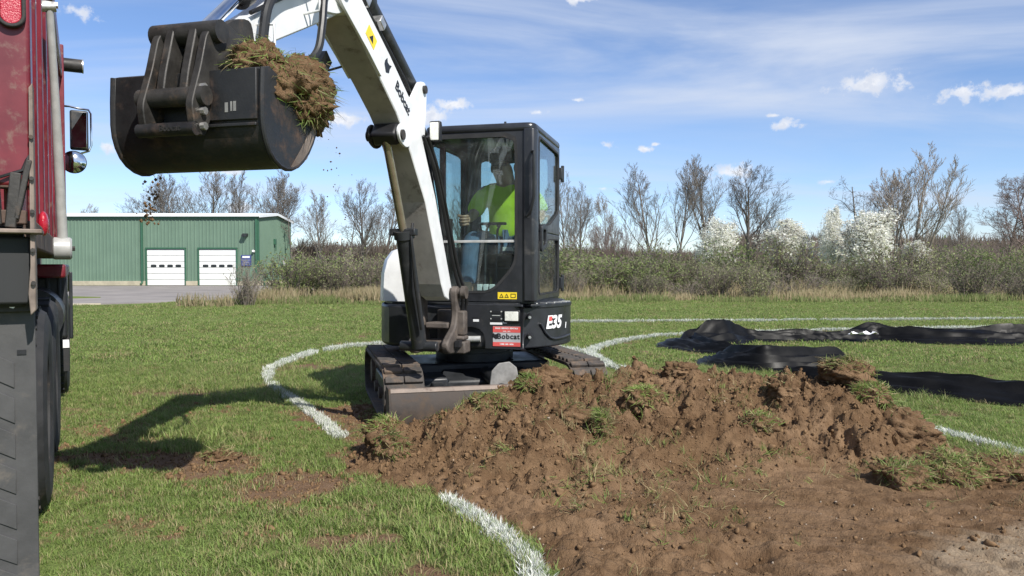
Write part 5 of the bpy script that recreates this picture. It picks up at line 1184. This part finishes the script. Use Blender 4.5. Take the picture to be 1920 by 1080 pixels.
utext('1-800  000  0000', .017, 'whiteink', stk, .49, .634, YF - .0062, fat=.0005)
def cat_head(mb, c, s, y):
    P = [(-.5, .1), (-.35, .55), (-.12, .3), (.2, .36), (.5, .6), (.42, .1), (.5, -.2), (.1, -.55), (-.2, -.35), (-.42, -.2)]
    return mb.prism([(c[0] + x * s, y, c[1] + z * s) for x, z in P], (0, -.0015, 0))
cat_head(U(), (.395, .70), .05, YF - .0045).build('emblem', 'ink', stk)
wl = U().box((.535, YF - .006, .868), (.145, .022, .105)).build('work_lamp', 'ink', exc, .012)
U().box((.535, YF - .018, .868), (.115, .008, .078)).build('lamp_lens', 'lamp', wl, .004)
for x, z, a, b_, m in ((.40, .90, .075, .022, 'ink'), (.40, .872, .07, .006, 'alu'), (.40, .84, .075, .026, 'ink'), (.40, .805, .105, .018, 'whiteink'), (.475, .815, .035, .016, 'whiteink'), (.225, .828, .05, .020, 'whiteink'), (.22, .85, .05, .016, 'ink')):
    decal(U, (x, z), a, b_, YF - .003, m, 'information_plate', pan)
for x, z in ((.355, .905), (.445, .905), (.355, .845), (.445, .845)): U().cyl((x, YF, z), (x, YF - .006, z), .006, n=8).build('rivet', 'alu', pan)
# --- swing post, boom, arm
sp = Bm()
for la, lb in ((-.17, -.115), (.115, .17)):
    plate(sp, rounded([(-.05, 1.09), (.0, 1.13), (.05, 1.09), (.035, .98), (.02, .88), (.05, .79), (.16, .72), (.23, .66), (.18, .58), (-.10, .58), (-.10, .68), (-.055, .80), (-.045, .95)], .05, 3), la, lb)
swing = sp.build('swing_post', 'bracket', exc, .012)
Bm().cyl(bp(-.17, .56), bp(-.17, .92), .085).box(bp(-.05, .64), (.28, .24, .07)).box(bp(-.02, .80), (.20, .16, .05)).build('king_post', 'bracket', swing, .012)
Bm().box(bp(-.02, .82, .19), (.075, .09, .20)).box(bp(-.01, .70, .17), (.13, .13, .035)).box(bp(-.01, .625, .15), (.19, .15, .10)).build('swing_clevis', 'bracket', swing, .014)
Bm().box(bp(.03, .66, .20), (.04, .18, .05)).build('clevis_slot', 'ink', swing)
Bm().cyl(bp(0, 1.07, -.21), bp(0, 1.07, .235), .036).cyl(bp(0, 1.07, .20), bp(0, 1.07, .24), .052).build('boom_pin', 'bracket', swing)
under = [(.11, 1.04), (.17, 1.14), (.45, 1.77), (.77, 2.225), (.90, 2.36), (1.10, 2.525), (1.52, 2.85), (1.66, 2.93), (1.68, 2.99)]
top = [(1.60, 3.06), (1.40, 3.04), (1.0, 2.75), (.67, 2.48), (.52, 2.28), (.28, 1.83), (.02, 1.22), (-.04, 1.08), (.02, 1.0)]
boom = plate(Bm(), under + top, -.102, .102).build('boom', 'white', exc, .010)
# dusty under face of the boom, its shade painted in as darker colour
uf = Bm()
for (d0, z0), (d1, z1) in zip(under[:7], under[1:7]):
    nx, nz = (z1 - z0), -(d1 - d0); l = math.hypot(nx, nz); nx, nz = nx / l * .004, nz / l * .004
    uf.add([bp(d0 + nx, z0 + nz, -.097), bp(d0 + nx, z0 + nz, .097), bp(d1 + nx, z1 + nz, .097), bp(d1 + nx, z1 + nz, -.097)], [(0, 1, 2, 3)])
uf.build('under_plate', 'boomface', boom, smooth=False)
for la in (-.118, .100): plate(Bm(), rounded([(1.12, 2.54), (1.30, 2.68), (1.62, 2.90), (1.68, 3.0), (1.55, 3.06), (1.28, 2.92)], .04, 3), la, la + .018).build('boom_head_plate', 'white', boom, .003)
for la in (-.10, .07): plate(Bm(), rounded([(.68, 2.48), (.46, 2.20), (.42, 2.56), (.44, 2.67), (.53, 2.66)], .03, 3), la, la + .03).build('cylinder_ear', 'white', boom, .004)
Bm().cyl(bp(.47, 2.61, -.12), bp(.47, 2.61, .12), .030).build('ear_pin', 'steel', boom)
for la in (-.122, .100): plate(Bm(), rounded([(.70, 2.17), (.84, 2.31), (.915, 2.25), (.885, 2.165), (.79, 2.12)], .05, 3), la, la + .022).build('lift_bracket', 'steel' if la < 0 else 'white', boom, .005)
Bm().box(bp(.85, 2.22), (.19, .11, .12), (R(-38), 0, 0)).build('lift_eye', 'ink', boom, .02)
Bm().cyl(bp(.86, 2.21, -.135), bp(.86, 2.21, .135), .036).build('lift_pin', 'steel', boom)
lc = Bm().cyl(bp(.35, .66), bp(.60, 1.53), .060, n=20).lathe([(.06, .0), (.075, .0), (.075, .06), (.06, .06)], bp(.585, 1.49), (0, -.25, .87), 20, True).build('lift_cylinder', 'black', exc)
Bm().cyl(bp(.60, 1.53), bp(.86, 2.20), .030, n=16).build('piston_rod', 'brass', lc)
Bm().cyl(bp(.35, .66, -.15), bp(.35, .66, .15), .04).build('base_pin', 'black', lc, .006)
Bm().box(bp(.60, 1.535), (.20, .07, .05)).build('cylinder_collar', 'black', lc, .006)
Bm().tube([bp(.45, .8, .065), bp(.56, 1.15, .07), bp(.62, 1.5, .07), bp(.60, 1.6, .07)], .011).tube([bp(.30, .75, -.075), bp(.42, 1.1, -.08), bp(.52, 1.45, -.075)], .012).build('cylinder_line', 'hose', lc)
ac = Bm().cyl(bp(.50, 2.635), bp(1.16, 3.10), .062, n=20).cyl(bp(1.10, 3.06), bp(1.18, 3.115), .07).build('arm_cylinder', 'black', exc)
Bm().cyl(bp(1.16, 3.10), bp(1.36, 3.24), .033).build('piston_rod', 'chrome', ac)
# arm
armp = [(1.50, 2.88), (1.68, 2.775), (2.17, 2.515), (2.40, 2.385), (2.56, 2.30), (2.64, 2.33), (2.63, 2.41), (2.31, 2.63), (1.95, 2.92), (1.62, 3.24), (1.40, 3.36), (1.28, 3.32), (1.30, 3.20), (1.46, 3.02)]
arm = plate(Bm(), armp, -.066, .066).build('arm', 'white', exc, .010)
for la in (-.086, .066): plate(Bm(), rounded([(1.40, 2.95), (1.60, 2.83), (1.78, 2.80), (1.74, 3.02), (1.55, 3.12)], .05, 3), la, la + .02).build('arm_boss_plate', 'white', arm, .004)
Bm().cyl(bp(1.58, 2.97, -.13), bp(1.58, 2.97, .13), .04).build('elbow_pin', 'steel', arm)
for la in (-.098, .068): plate(Bm(), rounded([(2.50, 2.27), (2.38, 2.38), (2.42, 2.56), (2.56, 2.52), (2.69, 2.42), (2.70, 2.32), (2.62, 2.25)], .05, 3), la, la + .030).build('arm_end_plate', 'steel', arm, .005)
bc = Bm().cyl(bp(1.50, 3.34), bp(2.38, 2.705), .055, n=20).lathe([(.05, 0), (.068, 0), (.068, .07), (.05, .07)], bp(2.33, 2.742), (0, -.88, -.635), 20, True).build('bucket_cylinder', 'black', exc)
Bm().cyl(bp(2.38, 2.70), bp(2.73, 2.36), .030).build('piston_rod', 'chrome', bc)
# hoses
hs = Bm()
def smooth_path(pts, n=6):
    P = [Vector(p) for p in pts]; out = []
    for i in range(len(P) - 1):
        a, b_, c_, d = P[max(i - 1, 0)], P[i], P[i + 1], P[min(i + 2, len(P) - 1)]
        for k in range(n):
            t_ = k / n; out.append(.5 * ((2 * b_) + (c_ - a) * t_ + (2 * a - 5 * b_ + 4 * c_ - d) * t_ ** 2 + (3 * b_ - a - 3 * c_ + d) * t_ ** 3))
    return out + [P[-1]]
for pts, r_ in (([bp(1.75, 3.0, .09), bp(1.95, 2.92, .12), bp(2.2, 2.80, .13), bp(2.33, 2.66, .13), bp(2.36, 2.50, .12), bp(2.36, 2.36, .11)], .024),
                ([bp(1.55, 3.12, .11), bp(1.75, 3.02, .15), bp(1.88, 2.86, .17), bp(1.93, 2.66, .18), bp(1.98, 2.50, .18), bp(2.10, 2.40, .16), bp(2.28, 2.38, .13), bp(2.36, 2.40, .11)], .021),
                ([bp(1.2, 3.05, .05), bp(1.5, 3.2, .10), bp(1.75, 3.1, .11), bp(1.95, 2.98, .10), bp(2.2, 2.84, .09)], .015),
                ([bp(1.3, 2.98, .10), bp(1.5, 3.14, .13), bp(1.72, 3.06, .12), bp(2.0, 2.85, .085), bp(2.4, 2.60, .08)], .011)):
    Bm().tube(smooth_path(pts), r_, 10).build('hydraulic_hose', 'hose', exc)
for la, rr_, dd in ((.06, .014, 0), (.025, .014, .01), (-.02, .013, 0), (-.055, .012, .02)):
    Bm().tube(smooth_path([bp(.02, 1.3, la * .6), bp(.10, 1.75, la), bp(.33, 2.25, la), bp(.58, 2.54 + dd, la), bp(1.0, 2.84 + dd, la), bp(1.25, 3.0, la), bp(1.42, 3.13 + dd, la), bp(1.6, 3.16, la)]), rr_, 8).build('boom_hose', 'hose', boom)
for d, z in ((1.92, 2.80), (2.33, 2.50)): Bm().tube([bp(d, z - .06, .07), bp(d, z - .05, .16), bp(d + .01, z + .05, .165), bp(d, z + .06, .07)], .008, 8).build('hose_clamp', 'white', arm)
Bm().box(bp(1.08, 2.93, .06), (.09, .08, .06), (R(-36), 0, 0)).box(bp(1.25, 3.03, .06), (.07, .06, .08), (R(-36), 0, 0)).build('hose_bracket', 'bright', boom, .006)
cx_w = Bm().box(bp(1.40, 2.60, -.14), (.06, .09, .12), (R(-40), 0, 0)).tube([bp(1.40, 2.56, -.14), bp(1.36, 2.56, -.12), bp(1.28, 2.60, -.08)], .008).build('boom_lamp', 'black', boom, .01)
wlb = Bm().box(bp(.42, 2.30, .17), (.085, .05, .155)).box(bp(.40, 2.22, .12), (.10, .02, .03)).build('boom_work_lamp', 'ink', boom, .012)
Bm().box(bp(.448, 2.30, .17), (.068, .01, .132)).build('lamp_lens', 'lamp', wlb, .006)
# boom lettering: on the right face, reading down the boom
bx = BM.to_3x3()
bdir = (bx @ (Vector(bp(1.0, 2.75)) - Vector(bp(.67, 2.48)))).normalized()
ydir = bx @ Vector((0, .60, .80))
o_b = BM @ Vector(bp(.81, 2.475, .1035))
text_part('Bobcat', .098, 'ink', boom, frame_mtx(o_b, -bdir, ydir), fat=.003)
c0 = Vector(bp(1.03, 2.65)); q = Bm()
P = [(-.5, .1), (-.35, .55), (-.12, .3), (.2, .36), (.5, .6), (.42, .1), (.5, -.2), (.1, -.55), (-.2, -.35), (-.42, -.2)]
e1 = (Vector(bp(.67, 2.48)) - Vector(bp(1.0, 2.75))).normalized(); e2 = Vector((0, .60, .80)).normalized()
q.prism([Vector((.1028, 0, 0)) + Vector((0, c0.y, c0.z)) + e1 * x * .09 + e2 * z * .09 for x, z in P], (.0012, 0, 0)); q.build('emblem', 'ink', boom)
q = Bm(); c1 = Vector(bp(1.24, 2.81)); q.prism([Vector((.1185, 0, 0)) + c1 + e1 * x + e2 * z for x, z in ((-.075, -.085), (.06, -.085), (.06, .0), (-.075, .0))], (.0015, 0, 0)); wsk = q.build('warning_sticker', 'yellow', boom)
q = Bm(); q.prism([Vector((.1202, 0, 0)) + c1 + e1 * x + e2 * z for x, z in ((-.03, -.065), (.03, -.065), (.0, -.015))], (.001, 0, 0)); q.build('warning_triangle', 'ink', wsk)
# --- coupler links and bucket
CLM = BM @ Matrix.Translation((.03, -.012, -.045))
def Cm(): return MB(CLM)
cp = Cm()
for la, lb in ((-.135, -.10), (.10, .135)):
    plate(cp, rounded([(2.55, 2.44), (2.68, 2.36), (2.72, 2.20), (2.80, 2.02), (2.84, 1.93), (2.90, 1.95), (2.92, 2.08), (2.86, 2.26), (2.82, 2.42), (2.74, 2.50), (2.66, 2.50)], .03, 3), la, lb)
coup = cp.build('quick_coupler', 'steel', exc, .006)
for lat in (-.055, .055): plate(Cm(), rounded([(2.70, 2.46), (2.80, 2.48), (2.86, 2.24), (2.88, 2.12), (2.80, 2.10), (2.74, 2.24)], .03, 3), lat - .02, lat + .02).build('tipping_link', 'steel', coup, .006)
Cm().box(bp(2.72, 2.25), (.20, .05, .30)).build('coupler_web', 'steel', coup, .01)
for d, z, r_, hw in ((2.76, 2.44, .048, .165), (2.60, 2.35, .042, .16), (2.86, 2.12, .04, .16), (2.70, 2.30, .055, .17)): Cm().cyl(bp(d, z, -hw), bp(d, z, hw), r_, n=20).build('link_pin', 'steel', coup)
Cm().cyl(bp(2.895, 1.965, -.14), bp(2.895, 1.965, .135), .028, n=18).build('coupler_bar', 'bucket', coup)
for z in (2.16, 2.05, 1.98): Cm().cyl(bp(2.86, z, .135), bp(2.86, z, .155), .016, n=8).build('coupler_bolt', 'bright', coup)
for k, (la, d0) in enumerate(((.128, .0), (.150, .03))): Bm().tube(smooth_path([bp(-.16 - d0, .80, la - .02), bp(-.14 - d0, 1.0, la + .02), bp(-.02 - d0, 1.25, la), bp(.14 - d0, 1.62, la - .012 * k), bp(.34 - d0, 2.02, la - .012 * k), bp(.50 - d0, 2.26, la - .02)]), .015, 8).build('boom_foot_hose', 'hose', boom)
up_b, rt_b = BM.to_3x3() @ Vector((0, 0, 1)), BM.to_3x3() @ Vector((1, 0, 0))
text_part('Bobcat', .036, 'steel', coup, frame_mtx(CLM @ Vector(bp(2.895, 1.965, .03)) + BM.to_3x3() @ Vector((0, -.0285, 0)), rt_b, up_b), fat=.0006)
sh = [(2.76, 2.215), (2.80, 2.20), (2.805, 2.08), (2.805, 1.97), (2.798, 1.915), (2.782, 1.865), (2.757, 1.82), (2.722, 1.785), (2.68, 1.762), (2.635, 1.752), (2.588, 1.757), (2.54, 1.777), (2.495, 1.81), (2.452, 1.855), (2.415, 1.91), (2.383, 1.975), (2.355, 2.05)]
BW = .355; BC = .035
def offset_in(p, t_):
    out = []
    for i, (d, z) in enumerate(p):
        a = p[max(i - 1, 0)]; b_ = p[min(i + 1, len(p) - 1)]; nx, nz = (b_[1] - a[1]), -(b_[0] - a[0]); l = math.hypot(nx, nz); out.append((d + nx / l * t_, z + nz / l * t_))
    return out
inn_ = offset_in(sh, .016)
cen = (sum(p[0] for p in sh) / len(sh), sum(p[1] for p in sh) / len(sh))
if sum((a[0] - cen[0]) ** 2 + (a[1] - cen[1]) ** 2 for a in inn_) > sum((a[0] - cen[0]) ** 2 + (a[1] - cen[1]) ** 2 for a in sh): inn_ = offset_in(sh, -.016)
bkt = plate(Bm(), sh + inn_[::-1], BC - BW, BC + BW).build('bucket', 'bucket', exc, .003)
for la in (BC - BW - .018, BC + BW): plate(Bm(), sh, la, la + .018).build('bucket_side_plate', 'bucket', bkt, .003)
for la in (BC - BW - .012, BC + BW + .012): Bm().tube([bp(d, z, la) for d, z in sh[1:]], .011, 8).build('bucket_rim', 'bucket', bkt)
plate(Bm(), [(2.345, 2.065), (2.36, 2.07), (2.44, 1.91), (2.425, 1.90)], BC - BW - .02, BC + BW + .02).build('bucket_lip', 'tan', bkt, .003)
plate(Bm(), [(2.39, 2.02), (2.36, 2.07), (2.40, 1.935), (2.47, 1.82), (2.56, 1.76), (2.60, 1.765), (2.52, 1.86), (2.45, 1.95)], BC + BW + .0185, BC + BW + .021).build('scraped_edge', 'tan', bkt)
Bm().box(bp(2.812, 2.08, .272), (.225, .014, .21)).build('wear_plate', 'bucket', bkt, .004)
Bm().box(bp(2.812, 1.94, .08), (.60, .012, .014)).build('weld_seam', 'bucket', bkt, .003)
for k, (x, w_) in enumerate(((.245, .014), (.268, .008), (.284, .012))): Bm().box(bp(2.8205, 2.025 - .004 * (k == 0), x), (w_, .002, .04)).build('sticker_scrap', 'dullgrey', bkt)
# load of soil and turf (a thing of its own)
lw = BM @ Vector(bp(2.55, 2.1))
ld = empty('bucket_load', (XC + lw.x, YC + lw.y, lw.z), 'heap of brown soil and torn turf spilling over the raised bucket', 'soil load', None, R(BYAW))
def load_lump(lat, d, z, size, seed, grass, up=(0, 0, 1)):
    lat *= .82; size = (size[0] * .84, size[1], size[2] * .9); dy = -(bd_(d) - bd_(2.55)); dz = bz_(d, z) - bz_(2.55, 2.1)
    v, f = lump_mesh('soil', seed, size, .42, 2.0, 80, 50); v = v + np.array([lat, dy, dz])
    me = arr_mesh('soil', v, f, 'earth', True); add_attr(me, 'sand', np.zeros(len(me.vertices))); link('soil', me, ld)
    c = np.array([lat, dy, dz]); nn = (v - c) / np.array(size) ** 2; nn /= np.linalg.norm(nn, axis=1)[:, None]; sel = (nn @ np.array(Vector(up).normalized())) > .2
    if grass: link('turf', blades_on(seed, v[sel], nn[sel], grass, .025, .06, .0042, 'blade', 'turf', 1., .7), ld); link('dry_turf', blades_on(seed + 1, v[sel], nn[sel], int(grass * .7), .025, .065, .0038, 'bladeroot', 'dry_turf', 1.1, .8), ld)
load_lump(.20, 2.60, 2.19, (.28, .16, .12), 61, 480, (0, -.6, .5))
load_lump(.02, 2.58, 2.24, (.18, .14, .09), 62, 260, (0, -.6, .6))
load_lump(.40, 2.48, 2.17, (.17, .20, .16), 63, 360, (.5, -.3, .6))
load_lump(.47, 2.42, 2.10, (.11, .15, .13), 64, 300, (.7, -.5, .2))
load_lump(.32, 2.62, 2.25, (.16, .13, .09), 65, 300, (0, -.6, .6))
load_lump(.10, 2.50, 2.08, (.42, .14, .10), 66, 0)
# soil dropping from the bucket
fs = MB(); rf_ = random.Random(9); b0 = BM.copy(); b0.translation += Vector((XC, YC, 0))
def crumb(c, s):
    v = [Vector(c) + Vector((rf_.gauss(0, 1), rf_.gauss(0, 1), rf_.gauss(0, 1))).normalized() * s * rf_.uniform(.7, 1.2) for _ in range(6)]
    v = [Vector(c) + Vector(p) * s * rf_.uniform(.6, 1.3) for p in ((1, 0, 0), (-1, 0, 0), (0, 1, 0), (0, -1, 0), (0, 0, 1), (0, 0, -1))]
    fs.add(v, [(0, 2, 4), (2, 1, 4), (1, 3, 4), (3, 0, 4), (2, 0, 5), (1, 2, 5), (3, 1, 5), (0, 3, 5)])
for k in range(70):
    t_ = rf_.random() ** .7; c = b0 @ Vector(bp(2.74, 1.76 - .03 - .24 * t_, -.19 - .02 * t_ + rf_.gauss(0, .012 + .018 * t_))); c += Vector((rf_.gauss(0, .008), rf_.gauss(0, .02), 0)); crumb(c, rf_.uniform(.003, .010))
for k in range(26):
    t_ = rf_.random(); c = b0 @ Vector(bp(2.40 + rf_.gauss(0, .03), 1.95 - .55 * t_, .50 + .05 * t_ + rf_.gauss(0, .03))); crumb(c, rf_.uniform(.0015, .006))
me = fs.mesh('falling_soil', 'earth', False); add_attr(me, 'sand', np.zeros(len(me.vertices)))
tag(link('falling_soil', me), 'crumbs of soil dropping from the raised bucket', None, None, 'stuff')

# ------------------------------------------------------------------ operator
PX, PY = .29, .10
pw = UM @ Vector((PX, PY, 0)); man = empty('person', (XC + pw.x, YC + pw.y, 1.40), 'operator in lime green shirt, dark cap and jeans seated in the excavator cab', 'person', None, R(-14))
PO = Vector((PX, PY, 1.40))
def skin(name, verts, edges, radii, m, parent, sub=2):
    me = bpy.data.meshes.new(name); me.from_pydata([tuple(Vector(v) - PO) for v in verts], edges, []); me.materials.append(M[m])
    o = link(name, me, parent); sk = o.modifiers.new('skin', 'SKIN'); sk.use_smooth_shade = True
    for i, r_ in enumerate(radii):
        sv = me.skin_vertices[0].data[i]; sv.radius = r_ if isinstance(r_, tuple) else (r_, r_); sv.use_root = (i == 0)
    ss = o.modifiers.new('smooth', 'SUBSURF'); ss.levels = sub; ss.render_levels = sub
    return o
hx = .29
# pelvis, belly, chest, neck, head, crown, nose | right arm (left in view) | left arm | legs
bv = [(hx, .20, 1.46), (hx, .17, 1.62), (hx, .12, 1.84), (hx - .005, .07, 1.99), (hx - .015, .02, 2.08), (hx - .02, .01, 2.185), (hx - .055, -.095, 2.105),
      (hx - .20, .10, 1.95), (hx - .27, .0, 1.72), (hx - .265, -.20, 1.68), (hx - .27, -.25, 1.67),
      (hx + .20, .10, 1.95), (hx + .30, .06, 1.72), (hx + .31, -.17, 1.66), (hx + .30, -.23, 1.66),
      (hx - .11, .10, 1.46), (hx - .20, -.28, 1.52), (hx - .22, -.33, 1.12), (hx - .23, -.43, 1.05), (hx + .11, .10, 1.46), (hx + .22, -.28, 1.50), (hx + .24, -.34, 1.12), (hx + .24, -.44, 1.05)]
be = [(0, 1), (1, 2), (2, 3), (3, 4), (4, 5), (4, 6), (2, 7), (7, 8), (8, 9), (9, 10), (2, 11), (11, 12), (12, 13), (13, 14), (0, 15), (15, 16), (16, 17), (17, 18), (0, 19), (19, 20), (20, 21), (21, 22)]
br_ = [(.14, .12), (.14, .12), (.14, .11), .062, (.092, .10), (.085, .09), .018, .06, .048, .036, .034, .06, .048, .036, .034, .085, .062, .05, .045, .085, .062, .05, .045]
body = skin('body', bv, be, br_, 'skin', man)
skin('shirt', [(hx, .19, 1.50), (hx, .16, 1.63), (hx, .12, 1.80), (hx, .10, 1.93), (hx, .08, 1.99), (hx - .21, .10, 1.90), (hx - .28, .02, 1.72), (hx + .21, .10, 1.90), (hx + .31, .07, 1.72)],
     [(0, 1), (1, 2), (2, 3), (3, 4), (3, 5), (5, 6), (3, 7), (7, 8)], [(.185, .15), (.19, .165), (.18, .14), (.145, .115), (.070, .075), (.085, .088), (.078, .075), (.088, .088), (.078, .075)], 'lime', man)
skin('jeans', [(hx, .20, 1.44), (hx - .11, .10, 1.46), (hx - .20, -.28, 1.525), (hx - .225, -.335, 1.12), (hx + .11, .10, 1.46), (hx + .22, -.28, 1.505), (hx + .245, -.345, 1.12)], [(0, 1), (1, 2), (2, 3), (0, 4), (4, 5), (5, 6)], [(.17, .14), .105, .085, .072, .105, .085, .072], 'denim', man)
PM = Matrix.Translation(-PO)
for s in (-.23, .24): MB(PM).prism([(hx + s - .05, -.30, 1.015), (hx + s - .05, -.53, 1.015), (hx + s - .05, -.55, 1.05), (hx + s - .05, -.48, 1.10), (hx + s - .05, -.38, 1.17), (hx + s - .05, -.29, 1.17)], (.10, 0, 0)).build('boot', 'boot', man, .025, seg=3)
hc = Vector((hx - .02, .015, 2.175))
cp_ = MB(PM); prof = [(.110, -.012), (.112, .03), (.102, .075), (.065, .108), (.02, .12)]; cp_.lathe(prof, hc, (0, 0, 1), 28)
cap_ = cp_.build('cap', 'capm', man, ang=50)
bp_ = [(hc.x + .095 * math.cos(R(a)) * (1), hc.y + .10 * math.sin(R(a)), hc.z + .0) for a in range(200, 341, 20)]; br2 = [(hc.x - .03 + .085 * math.cos(R(a)), hc.y - .075 + .105 * math.sin(R(a)), hc.z - .018) for a in range(340, 199, -20)]
MB(PM).prism(bp_ + br2, (0, 0, .008)).build('cap_peak', 'capm', cap_, .002)
for s in (-1, 1):
    MB(PM).ball((hx - .015 + s * .098, .03, 2.115), (.012, .026, .036), 10, 8).build('ear', 'skin', man)
    MB(PM).ball((hx - .025 + s * .034, -.072, 2.135), (.013, .008, .009), 10, 8).build('eye', 'ink', man)
    MB(PM).box((hx - .025 + s * .034, -.076, 2.136), (.052, .012, .032)).build('sunglass_lens', 'ink', man, .006)
MB(PM).box((hx - .03, -.078, 2.052), (.05, .012, .010)).build('mouth', 'rust', man, .004)
man.scale = (1.12, 1.0, 1.10)
def hand(x, y, z, s):
    q = MB(PM); q.ball((x, y, z), (.042, .048, .046), 12, 8)
    for k in range(4):
        zz = z + .035 - k * .022; l = (.9, 1., .95, .78)[k]
        q.tube(smooth_path([(x - s * .03, y - .02, zz), (x - s * .035, y - .055 * l, zz), (x - s * .005, y - .085 * l, zz - .004), (x + s * .028, y - .065 * l, zz - .006)], 4), [.0105] * 12 + [.008], 8)
    q.tube(smooth_path([(x + s * .02, y + .01, z + .03), (x + s * .045, y - .02, z + .04), (x + s * .03, y - .055, z + .035)], 4), [.012] * 8 + [.009], 8)
    return q.build('hand', 'skin', man)
hand(hx - .27, -.25, 1.665, -1); hand(hx + .30, -.235, 1.655, 1)
